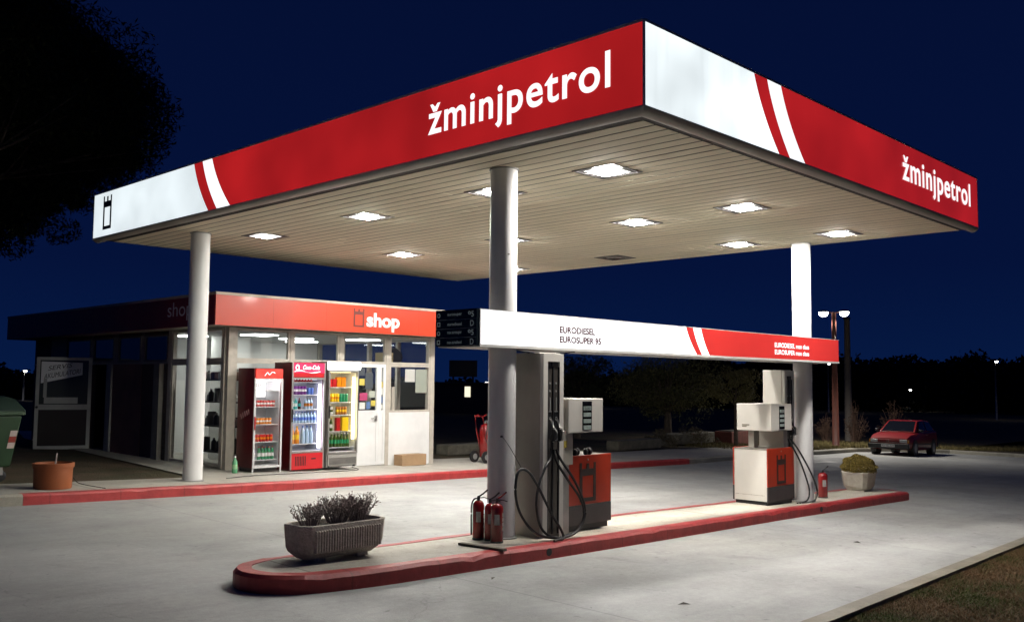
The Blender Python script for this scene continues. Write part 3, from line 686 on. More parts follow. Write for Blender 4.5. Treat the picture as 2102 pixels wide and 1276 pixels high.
# retaining cord from the near column to the hose
mb = MB().tube(nurb([(7.44, 7.33, 1.27), (7.32, 7.16, 1.24), (7.30, 7.05, 1.15), (7.39, 6.98, .95)], 8), .004, 6); mb.lathe([(.012, 0), (.012, -.02)], (7.44, 7.345, 1.27), 10, 'y')
tag(mb.build('hose_cord', BLACK, origin=(7.4, 7.3, 1.3)), 'thin dark cord from the near column holding up a loop of pump hose', 'cord')
# gloves / rag on top of near pump
mb = MB()
for k in range(5):
    x = 8.72+k*.085; y = 7.36+.04*math.sin(k*2); rr = .035+.012*math.sin(k*3)
    mb.lathe([(rr*.6, 0), (rr, .02), (rr*1.05, .05), (rr*.5, .075+.01*(k % 2))], (x, y, z1p+.8795), 10)
tag(mb.build('work_gloves', M('black_gloves', (.015, .015, .018), .5, noise=30, amt=.3), origin=(8.8, 7.42, z1p+.88), smooth=True), 'crumpled black work gloves lying on top of the near pump', 'gloves')

# ------------------------------------------------------------------ extinguishers
PAPER = M('white_paper_label', (.42, .42, .40), .6, noise=14, amt=.4)
def extinguisher(x, y, z, r, h, label, ang=-2.3, hose=True, lv='red', slim=False):
    t = thing('fire_extinguisher', label, 'fire extinguisher', (x, y, z), 'red fire extinguishers standing on the island')
    prof = [(r*.94, 0), (r, .012), (r, h*.86), (r*.93, h*.92), (r*.7, h*.97), (r*.35, h)]
    MB().lathe(prof, (x, y, z), 24).build('cylinder', REDX, t, auto=1.0)
    MB().lathe([(r*1.03, 0), (r*1.03, .02)], (x, y, z), 24).build('base_ring', BLACK, t)
    def arc(a0, a1, z0, z1, nm, mt):
        mb = MB(); vs = []; n = 8
        for k in range(n+1):
            a = a0+(a1-a0)*k/n
            for zz in (z0, z1): vs.append((x+(r+.0012)*math.cos(a), y+(r+.0012)*math.sin(a), z+zz))
        mb.add(vs, [(2*k, 2*k+2, 2*k+3, 2*k+1) for k in range(n)]); mb.build(nm, mt, t)
    arc(ang-.45, ang+.35, h*.46, h*.72, 'paper_label', PAPER)
    for k in range(4): arc(ang+.95, ang+1.35, h*(.30+k*.12), h*(.395+k*.12), 'printed_label', PAPER)
    MB().lathe([(.018, h-.005), (.018, h+.035), (.012, h+.05)], (x, y, z), 12).build('valve', DARK, t)
    dx, dy = math.cos(ang+1.57), math.sin(ang+1.57)
    mb = MB().tube([(x-dx*.01, y-dy*.01, z+h+.035), (x+dx*.05, y+dy*.05, z+h+.07), (x+dx*.10, y+dy*.10, z+h+.115)], .009, 8); mb.build('lever', REDX if lv == 'red' else DARK, t, smooth=True)
    MB().tube([(x, y, z+h+.025), (x+dx*.06, y+dy*.06, z+h+.03), (x+dx*.11, y+dy*.11, z+h+.015)], .006, 6).build('carry_handle', DARK, t, smooth=True)
    if hose:
        MB().tube(nurb([(x, y, z+h+.02), (x-dx*.05, y-dy*.05, z+h+.01), (x-dx*(r+.012), y-dy*(r+.012), z+h*.85), (x-dx*(r+.014), y-dy*(r+.014), z+h*.4), (x-dx*(r+.012), y-dy*(r+.012), z+.05)], 8), .009, 8).build('discharge_hose', BLACK, t, smooth=True)
    return t
extinguisher(7.235, 7.475, g(7.2, 7.47)+.15, .064, .42, 'red fire extinguisher with black raised lever, farthest left by the near column', lv='black')
extinguisher(7.285, 7.345, g(7.28, 7.34)+.15, .060, .40, 'dark capped red fire extinguisher standing between the other two at the near column', hose=False, lv='black')
extinguisher(7.245, 7.200, g(7.24, 7.2)+.15, .068, .42, 'red fire extinguisher with red lever and shiny shoulder, in front at the near column', hose=False)
extinguisher(15.92, 7.70, g(15.9, 7.7)+.15, .082, .44, 'single red fire extinguisher between the far column and the square planter', hose=False, lv='black')
a = Vector((6.795, 7.29)); b = Vector((6.90, 6.74)); d = (b-a).normalized(); nrm = Vector((-d.y, d.x))*.035
z = g(6.85, 7.0)+.15; mb = MB(); V = []
for zz in (z+.003, z+.028):
    for p in (a-nrm, b-nrm, b+nrm, a+nrm): V.append((p.x, p.y, zz+(g(p.x, p.y)-g(6.85, 7))))
mb.add(V, [(0,3,2,1),(4,5,6,7),(0,1,5,4),(1,2,6,5),(2,3,7,6),(3,0,4,7)])
tag(mb.build('wooden_batten', M('weathered_wood', (.10, .085, .065), .8, noise=12, amt=.4, stretch=(1, 6, 1)), origin=(6.85, 7.0, z)), 'short weathered wooden batten lying on the island before the extinguishers', 'batten')
# ------------------------------------------------------------------ planters on the island
def stonemat(): return M('exposed_aggregate', (.47, .42, .365), .85, noise=25, amt=.3, bump=.6, bscale=60)
STN = stonemat()
def ribbed_planter():
    x0, x1, y0, y1 = 4.80, 5.76, 7.17, 7.58; z0 = g(5.2, 7.3)+.15; hgt = .345
    t = thing('planter', 'long ribbed concrete planter near the rounded end of the island', 'planter', ((x0+x1)/2, (y0+y1)/2, z0))
    def ring(inx, zz, c): 
        a, b, cc, dd = x0+inx, x1-inx, y0+inx, y1-inx
        return [(a+c, cc, zz), (b-c, cc, zz), (b, cc+c, zz), (b, dd-c, zz), (b-c, dd, zz), (a+c, dd, zz), (a, dd-c, zz), (a, cc+c, zz)]
    mb = MB(); R = [ring(.10, z0+.035, .05), ring(.03, z0+.10, .07), ring(.012, z0+.14, .08), ring(.0, z0+hgt-.03, .08), ring(.0, z0+hgt, .08), ring(.035, z0+hgt, .07), ring(.045, z0+hgt-.06, .07)]
    vs = sum(R, []); fs = [(k*8+i, k*8+(i+1) % 8, (k+1)*8+(i+1) % 8, (k+1)*8+i) for k in range(6) for i in range(8)]; fs.append(tuple(range(8))[::-1])
    mb.add(vs, fs); mb.build('trough', STN, t, bevel=.008)
    mb = MB()
    n = 26
    for i in range(n):
        x = x0+.125+i*(x1-x0-.25)/(n-1)
        for (ya, yb) in ((y0-.024, y0+.02), (y1-.02, y1+.024)):
            mb.add([(x-.007, ya, z0+.11), (x+.007, ya, z0+.11), (x+.009, yb, z0+.10), (x-.009, yb, z0+.10), (x-.007, ya, z0+hgt-.05), (x+.007, ya, z0+hgt-.05), (x+.009, yb, z0+hgt-.035), (x-.009, yb, z0+hgt-.035)],
                [(0,3,2,1),(4,5,6,7),(0,1,5,4),(1,2,6,5),(2,3,7,6),(3,0,4,7)])
    mb.each('rib', STN, t)
    mb = MB(); mb.box(x0+.18, x0+.30, y0+.1, y1-.1, z0, z0+.05); mb.box(x1-.30, x1-.18, y0+.1, y1-.1, z0, z0+.05); mb.each('foot', STN, t)
    mb = MB(); mb.box(x0+.05, x1-.05, y0+.05, y1-.05, z0+hgt-.09, z0+hgt-.045); mb.build('soil', SOIL, t)
    return x0, x1, y0, y1, z0+hgt-.05
px = ribbed_planter()
def twigs(name, label, cx, cy, z, rad, h, n, mt, leafm):
    t = thing(name, label, 'shrub', (cx, cy, z), 'bare twiggy shrubs in the ribbed planter')
    st = MB(); lf = MB()
    for k in range(n):
        a = random.uniform(0, 6.28); r0 = random.uniform(0, rad*.4); r1 = r0+random.uniform(.2, 1)*rad*.75
        p0 = Vector((cx+math.cos(a)*r0, cy+math.sin(a)*r0*.7, z)); hh = h*random.uniform(.7, 1.05)
        p2 = Vector((cx+math.cos(a)*r1, cy+math.sin(a)*r1*.75, z+hh)); p1 = p0.lerp(p2, .5)+Vector((random.uniform(-.02, .02), random.uniform(-.02, .02), .02))
        st.tube([p0, p1, p2], .0045, 4, .0018)
        for q in range(9):
            u = random.uniform(.35, 1); b0 = p0.lerp(p1, u*2) if u < .5 else p1.lerp(p2, u*2-1)
            d = Vector((random.gauss(0, 1), random.gauss(0, 1), random.uniform(.2, 1.6))).normalized()*random.uniform(.03, .07)
            st.tube([b0, b0+d], .0022, 3, .001)
            for w_ in range(3):
                c = b0+d*random.uniform(.3, 1); s_ = random.uniform(.005, .010); e1 = Vector((random.gauss(0, 1), random.gauss(0, 1), random.gauss(0, 1))).normalized()*s_; e2_ = e1.cross(Vector((random.gauss(0, 1), random.gauss(0, 1), random.gauss(0, 1)))).normalized()*s_*.6
                lf.add([c-e1, c+e2_, c+e1, c-e2_], [(0, 1, 2, 3)])
    st.build('stems', mt, t); lf.build('foliage', leafm, t)
TW = M('dry_twig', (.30, .245, .225), .8); TL = leaf_mat('dry_leaves', (.13, .10, .095), (.48, .40, .38))
twigs('dry_shrub', 'sparse grey twiggy shrub at the left end of the ribbed planter', 5.00, 7.38, px[4]-.01, .20, .215, 42, TW, TL)
twigs('dry_shrub', 'dense dark twiggy shrub in the middle of the ribbed planter', 5.30, 7.38, px[4]-.01, .23, .255, 80, TW, TL)
twigs('dry_shrub', 'dense twiggy shrub at the right end of the ribbed planter', 5.54, 7.38, px[4]-.01, .22, .245, 75, TW, TL)
# square planter at the far end with round clipped bush
cx, cy = 18.12, 8.02; z0 = g(cx, cy)+.15
t = thing('planter', 'pale octagonal concrete planter at the far end of the island', 'planter', (cx, cy, z0))
PST = M('pale_cast_concrete', (.36, .33, .28), .8, noise=8, amt=.25, bump=.3, bscale=40)
def octo(h_, c, zz): return [(cx-h_+c, cy-h_, zz), (cx+h_-c, cy-h_, zz), (cx+h_, cy-h_+c, zz), (cx+h_, cy+h_-c, zz), (cx+h_-c, cy+h_, zz), (cx-h_+c, cy+h_, zz), (cx-h_, cy+h_-c, zz), (cx-h_, cy-h_+c, zz)]
R = [octo(.18, .05, z0+.02), octo(.235, .06, z0+.10), octo(.265, .07, z0+.33), octo(.272, .07, z0+.34), octo(.275, .07, z0+.375), octo(.24, .06, z0+.375), octo(.235, .06, z0+.32)]
mb = MB().add(sum(R, []), [(k*8+i, k*8+(i+1) % 8, (k+1)*8+(i+1) % 8, (k+1)*8+i) for k in range(6) for i in range(8)]+[tuple(range(8))[::-1]]); mb.build('bowl', PST, t, bevel=.006)
mb = MB().box(cx-.17, cx+.17, cy-.17, cy+.17, z0, z0+.03); mb.build('foot', PST, t)
mb = MB().lathe([(.24, .30), (.24, .33)], (cx, cy, z0), 16); mb.build('soil', SOIL, t)
def leaf_cloud(pts, size, asp=.5, up_bias=0.0):
    "numpy quads"
    n = len(pts); d = rng.normal(size=(n, 3)); d[:, 2] += up_bias; d /= np.linalg.norm(d, axis=1)[:, None]
    e = rng.normal(size=(n, 3)); e = np.cross(d, e); e /= np.linalg.norm(e, axis=1)[:, None]
    s = (size*rng.uniform(.6, 1.4, n))[:, None]; d *= s; e *= s*asp
    V = np.stack([pts-d, pts+e, pts+d, pts-e], 1).reshape(-1, 3); return V
def cloud_obj(name, V, mat, parent, origin=(0, 0, 0)):
    me = bpy.data.meshes.new(name); n = len(V)//4
    o0 = np.array(ORG[parent.name] if parent else origin)
    V = V-o0
    me.vertices.add(len(V)); me.vertices.foreach_set('co', V.astype(np.float32).ravel())
    me.loops.add(len(V)); me.loops.foreach_set('vertex_index', np.arange(len(V), dtype=np.int32))
    me.polygons.add(n); me.polygons.foreach_set('loop_start', np.arange(0, len(V), 4, dtype=np.int32)); me.polygons.foreach_set('loop_total', np.full(n, 4, dtype=np.int32))
    me.update(); me.validate(); me.materials.append(mat)
    o = bpy.data.objects.new(name, me); COL.objects.link(o)
    if parent: o.parent = parent
    else: o.location = tuple(o0)
    ORG[o.name] = Vector(tuple(o0)); return o
bush = thing('round_bush', 'round clipped yellow green bush growing in the octagonal planter', 'bush', (cx, cy, z0+.33))
u = rng.normal(size=(16000, 3)); u /= np.linalg.norm(u, axis=1)[:, None]; u[:, 2] = np.where(u[:, 2] < -.25, -u[:, 2], u[:, 2])
lump = 1+.07*np.sin(u[:, 0]*9+1)*np.sin(u[:, 1]*8)+.05*np.sin(u[:, 2]*13)
P = np.array([cx, cy, z0+.43])+u*np.array([.33, .33, .26])*(lump*rng.uniform(.72, 1.02, 16000)**.5)[:, None]
cloud_obj('foliage', leaf_cloud(P, .012, .6), leaf_mat('bush_leaves', (.075, .06, .014), (.24, .175, .05)), bush)
MB().tube([(cx, cy, z0+.32), (cx, cy, z0+.5)], .03, 6, .015).build('stem', TW, bush)

# ------------------------------------------------------------------ SHOP
WX0, WX1, WY0, WY1 = 9.0, 14.14, 16.12, 26.0
zf = .18; ZE = 2.86; ZR = 3.41
shop = thing('shop_building', 'flat roofed filling station shop with red fascia, glass front and brown annex', 'shop', (WX0, WY0, 0))
WALL = M('cream_wall', (.45, .42, .36), .7, noise=3, amt=.2, bump=.2); BROWN = M('reddish_brown_panel', (.20, .10, .082), .7, noise=2, amt=.35, bump=.2)
BROWN2 = M('dark_brown_wall', (.075, .045, .043), .8, noise=2, amt=.3)
INW = M('interior_white', (.62, .62, .60), .6); CEIL = M('interior_ceiling', (.6, .6, .58), .7)
FX0, FX1, FY0, FY1 = 8.44, 14.5, 15.6, 26.45
# fascia bands
MB().box(FX0, FX1, FY0, FY0+.06, ZE, ZR).build('front_fascia', REDF, shop)
MB().box(FX0+.001, FX0+.06, FY0+.061, FY1, ZE, ZR).build('side_fascia', M('shaded_red_side_fascia', (.17, .012, .014), .45, noise=1, amt=.3), shop)  # shade on this side put into a darker copy of the front red
mb = MB(); mb.box(FX1-.06, FX1-.001, FY0+.061, FY1, ZE, ZR); mb.box(FX0+.061, FX1-.061, FY1-.06, FY1, ZE, ZR); mb.build('rear_fascia', BROWN2, shop)
mb = MB()
mb.box(FX0-.012, FX1+.012, FY0-.015, FY0+.10, ZR+.001, ZR+.05); mb.box(FX0-.011, FX0+.10, FY0+.101, FY1, ZR+.001, ZR+.05); mb.build('coping', M('beige_coping', (.42, .37, .31), .6, noise=3, amt=.3), shop)
mb = MB()
for xx in (9.63, 10.83, 12.03, 13.23): mb.box(xx-.002, xx+.002, FY0-.0012, FY0+.001, ZE+.002, ZR-.002)
mb.build('fascia_joints', M('dark_red_joint', (.22, .025, .015), .6), shop)  # panel joints as thin darker red strips
MB().box(FX0+.1, FX1-.06, FY0+.1, FY1-.06, ZR-.10, ZR-.02).build('roof', DGREY, shop)
mb = MB(); mb.box(FX0+.06, FX1-.06, FY0+.06, WY0-.002, ZE+.01, ZE+.03); mb.box(FX0+.06, WX0-.002, WY0, FY1-.06, ZE+.01, ZE+.03); mb.box(WX1+.002, FX1-.06, WY0, FY1-.06, ZE+.01, ZE+.03); mb.each('eaves_soffit', M('eaves_board', (.40, .36, .30), .6, noise=3, amt=.2), shop)
mb = MB(); tower_logo(mb, (11.49, FY0-.001, 2.97), Rr, Uu, Nn, .27, .38); mb.build('tower_emblem', M('dark_red_emblem', (.10, .02, .015), .5), shop)
WL = M('white_sign_lettering', (.85, .85, .83), .4, emit=(1, 1, 1), estr=.25)
o = text('shop', WL, ((11.825, FY0, 2.90), Rr, Uu, Nn), .865, .38, shop, bold=.03)
md = o.modifiers.new('solid', 'SOLIDIFY'); md.thickness = .03; md.offset = -1
o = text('shop', M('dim_grey_lettering', (.75, .74, .74), .5), ((FX0, 17.46, 2.98), (0, -1, 0), Uu, (-1, 0, 0)), .98, .36, shop, bold=.0)
mb = MB(); tower_logo(mb, (FX0, 17.95, 3.02), (0, -1, 0), Uu, (-1, 0, 0), .24, .34)
# ---- front wall: posts and window units
mb = MB()
for (a, b) in ((9.0, 9.14), (10.345, 10.405), (11.53, 11.60), (12.755, 12.85), (14.02, 14.14)):
    mb.box(a, b, WY0-.02, WY0+.10, g(a, WY0)+.14, ZE)
mb.each('front_post', CREAM, shop)
def window(x0, x1, z0, z1, y, name='window', fr=.045, pane=GLASS, fm=CREAM, axis='y'):
    mb = MB(); 
    def bx(a, b, c, d, t0=-.012, t1=.05):
        if axis == 'y': mb.box(a, b, y+t0, y+t1, c, d)
        else: mb.box(y+t0, y+t1, a, b, c, d)
    bx(x0, x0+fr, z0, z1); bx(x1-fr, x1, z0, z1); bx(x0+fr, x1-fr, z0, z0+fr); bx(x0+fr, x1-fr, z1-fr, z1)
    f = mb.build(name, fm, shop)
    p = MB()
    if axis == 'y': p.box(x0+fr, x1-fr, y+.015, y+.021, z0+fr, z1-fr)
    else: p.box(y+.015, y+.021, x0+fr, x1-fr, z0+fr, z1-fr)
    p.build('pane', pane, f); return f
for (a, b) in ((9.142, 10.343), (10.407, 11.528), (11.602, 12.753), (12.852, 14.018)):
    window(a, b, 2.24, 2.855, WY0, 'upper_window')
for (a, b) in ((9.142, 10.343), (10.407, 11.528)): window(a, b, g(a, WY0)+.15, 2.235, WY0, 'shop_window')
window(12.852, 14.018, 1.20, 2.235, WY0, 'shop_window')
MB().box(12.852, 14.018, WY0-.008, WY0+.05, g(13.4, WY0)+.14, 1.198).build('lower_panel', CREAMW, shop)
# double door (left leaf mostly hidden by the coolers)
def door(x0, x1, z0, z1, mats=CREAM):
    f = MB(); f.box(x0, x0+.06, WY0-.015, WY0+.04, z0, z1); f.box(x1-.06, x1, WY0-.015, WY0+.04, z0, z1); f.box(x0+.06, x1-.06, WY0-.015, WY0+.04, z1-.07, z1); f.box(x0+.06, x1-.06, WY0-.015, WY0+.04, z0, z0+.06); f.box(x0+.06, x1-.06, WY0-.015, WY0+.04, 1.19, 1.25)
    d = f.build('door', CREAMW, shop)
    MB().box(x0+.06, x1-.06, WY0-.004, WY0+.03, z0+.06, 1.19).build('kick_panel', CREAMW, d)
    MB().box(x0+.06, x1-.06, WY0+.012, WY0+.018, 1.25, z1-.07).build('pane', GLASS, d)
    return d
zd = g(12.2, WY0)+.155
d0 = door(11.604, 12.575, zd, 2.235); mb = MB(); mb.tube([(12.50, WY0-.03, 1.08), (12.50, WY0-.05, 1.08), (12.36, WY0-.05, 1.08)], .010, 8); mb.box(12.47, 12.53, WY0-.03, WY0-.014, 1.02, 1.14); mb.build('handle', STEEL, d0)
d1 = door(12.578, 12.752, zd, 2.235)
# notices stuck on the glass
NC = [M('notice_white', (.6, .6, .56), .6), M('notice_magenta', (.35, .04, .12), .6), M('notice_yellow', (.5, .42, .08), .6), M('notice_blue', (.08, .15, .30), .6), M('notice_red', (.4, .05, .04), .6), M('notice_green_grey', (.35, .38, .32), .6), M('notice_dark', (.05, .06, .07), .6)]
i = 0
for (a, b, c, d, k) in ((12.06, 12.20, 1.98, 2.14, 6), (12.06, 12.20, 1.78, 1.92, 2), (12.22, 12.42, 1.70, 2.05, 6), (12.08, 12.28, 1.46, 1.62, 1), (12.32, 12.48, 1.52, 1.66, 5), (12.08, 12.22, 1.28, 1.42, 0), (12.26, 12.36, 1.28, 1.44, 3), (12.38, 12.50, 1.34, 1.46, 2), (12.62, 12.71, 1.74, 1.86, 2), (12.62, 12.71, 1.58, 1.72, 0), (12.62, 12.71, 1.40, 1.54, 3), (12.62, 12.70, 1.28, 1.37, 0), (11.72, 11.98, 1.55, 1.9, 0)):
    MB().box(a, b, WY0+.004, WY0+.010, c, d).build('notice', NC[k], shop)
for (a, b, c, d, k) in ((13.32, 13.60, 1.86, 2.14, 0), (13.62, 13.95, 1.62, 2.14, 5)):
    MB().box(a, b, WY0+.022, WY0+.026, c, d).build('notice', NC[k], shop)
MB().box(12.98, 13.06, WY0+.05, WY0+.4, 1.2, 1.75).build('inner_mullion', CREAM, shop)
# ---- side wall
def sidebox(name, y0, y1, z0, z1, mt, t0=-.02, t1=.10): return MB().box(WX0+t0, WX0+t1, y0, y1, z0, z1).build(name, mt, shop)
zs = g(WX0, 20)+.13
mb = MB()
for (a, b) in ((16.221, 16.30), (18.34, 18.49)): mb.box(WX0-.02, WX0+.10, a, b, zs, ZE)
mb.each('side_post', CREAM, shop)
window(16.302, 17.30, zs+.02, 2.20, WX0, 'shop_window', axis='x'); window(17.302, 18.338, zs+.02, 2.20, WX0, 'shop_window', axis='x')
window(16.302, 17.30, 2.24, 2.855, WX0, 'upper_window', axis='x'); window(17.302, 18.338, 2.24, 2.855, WX0, 'upper_window', axis='x')
sidebox('transom', 16.302, 18.338, 2.201, 2.239, CREAM)
sidebox('dirty_panel', 18.492, 18.70, zs, 2.19, M('stained_panel', (.12, .10, .075), .8, noise=6, amt=.5), 0, .08)
MB().box(WX0-.55, WX0-.03, 18.66, 18.80, zs-.02, 2.19).build('wing_post', M('grey_render', (.20, .19, .17), .7, noise=4, amt=.3), shop) if False else MB().box(WX0-.09, WX0+.06, 18.72, 18.98, zs-.02, 2.19).build('grey_post', M('grey_render', (.20, .19, .17), .7, noise=4, amt=.3), shop)
sidebox('brown_panel', 18.985, 19.75, zs, 2.19, BROWN2, .02, .08); sidebox('brown_panel', 19.752, 21.18, zs, 2.19, BROWN, 0, .08)
sidebox('grey_post', 21.19, 21.44, zs, 2.19, M('grey_metal_post', (.30, .30, .28), .6, noise=5, amt=.2), -.04, .08)
sidebox('annex_wall', 22.32, WY1, zs-.1, 2.19, BROWN2, 0, .10)
sidebox('doorway_shade_sheet', 21.45, 22.31, zs, 2.19, M('painted_doorway_shade', (.006, .006, .006), .9), .5, .52)  # near-black sheet inside the opening paints its darkness
sidebox('transom', 18.493, WY1, 2.192, 2.235, M('grey_transom', (.25, .24, .22), .6), -.01, .1)
for (a, b) in ((18.55, 19.64), (19.80, 20.95), (21.16, 22.30), (22.44, 23.92)):
    window(a, b, 2.237, 2.80, WX0, 'clerestory_window', fr=.04, pane=M('dark_pane', (.01, .011, .013), .06, spec=.8), fm=M('grey_window_frame', (.13, .12, .11), .6), axis='x')
for (a, b, mt) in ((18.492, 18.549, 0), (19.641, 19.799, 0), (20.951, 21.159, 0), (22.301, 22.439, 0), (23.921, 24.9, 1), (24.901, WY1, 2)):
    sidebox('upper_wall', a, b, 2.237, 2.859, [M('grey_pier', (.26, .24, .22), .7), M('pale_wall_panel', (.28, .26, .22), .7), BROWN2][mt], 0, .1)
sidebox('upper_wall', 18.549, 23.921, 2.801, 2.859, BROWN2, 0, .1)
MB().box(WX0+.1, WX1, WY1-.1, WY1, zs-.2, ZE).build('rear_wall', BROWN2, shop)
MB().box(WX1-.1, WX1, 20.72, WY1-.1, zs-.3, ZE).build('annex_side_wall', BROWN2, shop)
# open glazed door leaf, swung out towards the forecourt
dl = thing('open_door', 'half glazed white door standing open, with a handwritten white notice', 'door', (8.98, 22.28, zs-.04)); dl.rotation_euler = (0, 0, math.radians(158.2))
ORG[dl.name] = Vector((0, 0, 0)); W_ = 1.16; H_ = 2.18; FD = M('dull_white_door_frame', (.45, .45, .42), .5, noise=4, amt=.2)
mb = MB(); mb.box(0, .075, -.02, .02, 0, H_); mb.box(W_-.075, W_, -.02, .02, 0, H_); mb.box(.075, W_-.075, -.02, .02, H_-.07, H_); mb.box(.075, W_-.075, -.02, .02, 0, .16); mb.box(.075, W_-.075, -.02, .02, .98, 1.10); mb.build('door_frame', FD, dl)
MB().box(.076, W_-.076, -.003, .003, 1.10, H_-.07).build('upper_pane', M('dim_pane', (.035, .04, .04), .15, spec=.6), dl); MB().box(.076, W_-.076, -.003, .003, .16, .98).build('lower_pane', M('dim_lower_pane', (.035, .030, .030), .2), dl)
mb = MB(); mb.add([(.15, .0045, H_-.13), (1.02, .0045, H_-.10), (1.05, .0045, H_-.62), (.15, .0045, H_-.42)], [(0, 1, 2, 3)]) 
mb = MB(); A = [(.20, H_-.12), (1.06, H_-.10), (1.06, H_-.60), (.20, H_-.40)]
mb.add([(p[0], .004, p[1]) for p in A]+[(p[0], .007, p[1]) for p in A], [(0,1,2,3),(7,6,5,4),(0,4,5,1),(1,5,6,2),(2,6,7,3),(3,7,4,0)]); nt_ = mb.build('notice', M('white_notice', (.85, .85, .84), .6), dl)
text('SERVIS', BLKT, ((.92, .007, H_-.31), (-.985, 0, .17), (0.1, 0, 1), (0, 1, 0)), .52, .10, nt_, bold=.0, depth=.002, shear=.3)
text('AKUMULATORI', BLKT, ((1.0, .007, H_-.50), (-.985, 0, .17), (0.1, 0, 1), (0, 1, 0)), .78, .11, nt_, bold=.0, depth=.002, shear=.3)
MB().lathe([(.02, .02), (.02, .05), (.03, .055)], (W_-.04, 0, 1.04), 10, 'y').build('handle', DARK, dl)
mb = MB(); mb.box(.28, .98, .004, .02, 1.12, 1.26); mb.box(.93, 1.0, .004, .02, 1.26, 1.70); mb.build('inner_ledge', FD, dl)
ORG[dl.name] = Vector(dl.location)
# ---- interior
MB().box(12.87, 14.0, 16.40, 16.85, 2.255, 2.275).build('high_shelf', CREAM, shop)
t = thing('stored_box', 'cream box with dark bands on a high shelf behind the right hand upper window', 'box', (13.05, 16.6, 2.25))
MB().box(12.93, 13.22, 16.45, 16.72, 2.28, 2.50).build('carton', M('cream_box', (.5, .42, .25), .7), t); mb = MB(); mb.box(12.95, 13.20, 16.447, 16.4499, 2.37, 2.385); mb.box(12.95, 13.20, 16.447, 16.4499, 2.43, 2.445); mb.build('band', BLKT, t)
t = thing('stored_bag', 'dark lumpy bag next to the cream box behind the right hand upper window', 'bag', (13.42, 16.65, 2.25)); MB().lathe([(.14, 0), (.19, .1), (.17, .22), (.09, .30), (.04, .34)], (13.42, 16.65, 2.28), 12).build('sack', M('dark_sack', (.03, .03, .035), .8), t, smooth=True)
mb = MB(); mb.box(WX0+.11, WX1-.11, WY0+.11, 20.6, zf-.05, zf); mb.build('interior_floor', M('floor_tile', (.25, .25, .24), .3), shop)
MB().box(WX0+.101, WX1-.101, 20.6, 20.7, zf-.1, ZE).build('interior_wall', INW, shop)
MB().box(WX0+.101, WX1-.02, WY0+.101, 20.6, ZE-.045, ZE-.002).build('interior_ceiling', CEIL, shop)
mb = MB(); mb.box(WX0+.101, WX0+.13, 18.5, 20.6, zf, ZE-.05); mb.build('interior_side_wall', INW, shop)
mb = MB()
for yy in (16.25, 17.35, 18.45, 19.55, 20.55): mb.box(WX1-.10, WX1-.0, yy-.04, yy+.04, 0, ZE-.001)
mb.box(WX1-.095, WX1-.005, 16.25, 20.6, 2.2, 2.26); mb.box(WX1-.095, WX1-.005, 16.25, 20.6, -.2, .9); mb.box(WX1-.095, WX1-.005, 16.25, 20.6, 2.79, ZE-.002)
mb.build('side_window_frame', CREAM, shop)
MB().box(WX1-.055, WX1-.05, 16.25, 20.6, .9, 2.79).build('side_window_pane', GLASS, shop)
MB().box(10.15, 10.75, 18.3, 18.9, zf, ZE-.05).build('interior_pillar', INW, shop)
IL = M('fluorescent_panel', (.9, .9, .9), .4, emit=(.95, 1, .95), estr=13)
for (x, y) in ((10.45, 17.45), (11.9, 18.3), (13.1, 17.4), (12.9, 19.6), (9.8, 19.2)):
    MB().box(x-.28, x+.28, y-.28, y+.28, ZE-.062, ZE-.046).build('fluorescent_lamp', IL, shop)
mb = MB(); mb.box(11.0, 13.7, 17.3, 17.9, zf, 1.25); mb.box(13.0, 13.9, 16.6, 17.0, zf, 1.18); mb.build('interior_dark_boxes', M('painted_interior_shade', (.03, .03, .035), .5), shop)  # dark boxes added so the lower interior looks unlit
# merchandise shelf behind the side glass
sh = thing('merchandise_shelf', 'dark metal shelf of goods behind the side window of the shop', 'shelf', (9.45, 17.3, zf))
mb = MB()
for (x, y) in ((9.28, 16.45), (9.62, 16.45), (9.28, 18.2), (9.62, 18.2)): mb.box(x-.012, x+.012, y-.012, y+.012, zf, 2.1)
mb.each('upright', DARK, sh)
for zz in (.45, .95, 1.42, 1.85): MB().box(9.26, 9.64, 16.44, 18.22, zz, zz+.025).build('shelf_board', DARK, sh)
MB().box(10.2, 10.22, 16.7, 18.25, zf, 2.1).build('back_panel', M('pale_back_panel', (.55, .55, .52), .7), sh)
GOODS = [M('goods_black', (.015, .015, .018), .4), M('goods_grey', (.12, .12, .12), .4), M('goods_brown', (.10, .05, .03), .5), M('goods_white', (.4, .4, .38), .5)]
def jar(name, mats, r, h):
    mb = MB(); mb.lathe([(r, 0), (r, h*.7), (r*.5, h*.82), (r*.38, h*.86)], (0, 0, 0), 10); mb.mat(1); mb.lathe([(r*.42, h*.86), (r*.42, h)], (0, 0, 0), 10)
    o = mb.build(name, mats, auto=.9); return o
def boxy(name, mats, a, b, h):
    mb = MB(); mb.box(-a, a, -b, b, 0, h*.97); mb.mat(1); mb.box(-a*.9, a*.9, -b*.9, b*.9, h*.97, h); return mb.build(name, mats)
goods = [jar('oil_bottle', [GOODS[0], GOODS[1]], .055, .24), boxy('oil_can', [GOODS[1], GOODS[0]], .07, .045, .26), boxy('goods_box', [GOODS[2], GOODS[2]], .08, .07, .15), jar('goods_jar', [GOODS[3], GOODS[0]], .05, .17)]
gl = [('dark oil bottle on the shelf behind the side window', 'bottle', 'oil bottles on the shop shelf'), ('grey oil can on the shelf behind the side window', 'can', 'oil cans on the shop shelf'), ('brown box on the shelf behind the side window', 'box', 'boxes on the shop shelf'), ('pale jar on the shelf behind the side window', 'jar', 'jars on the shop shelf')]
used = set()
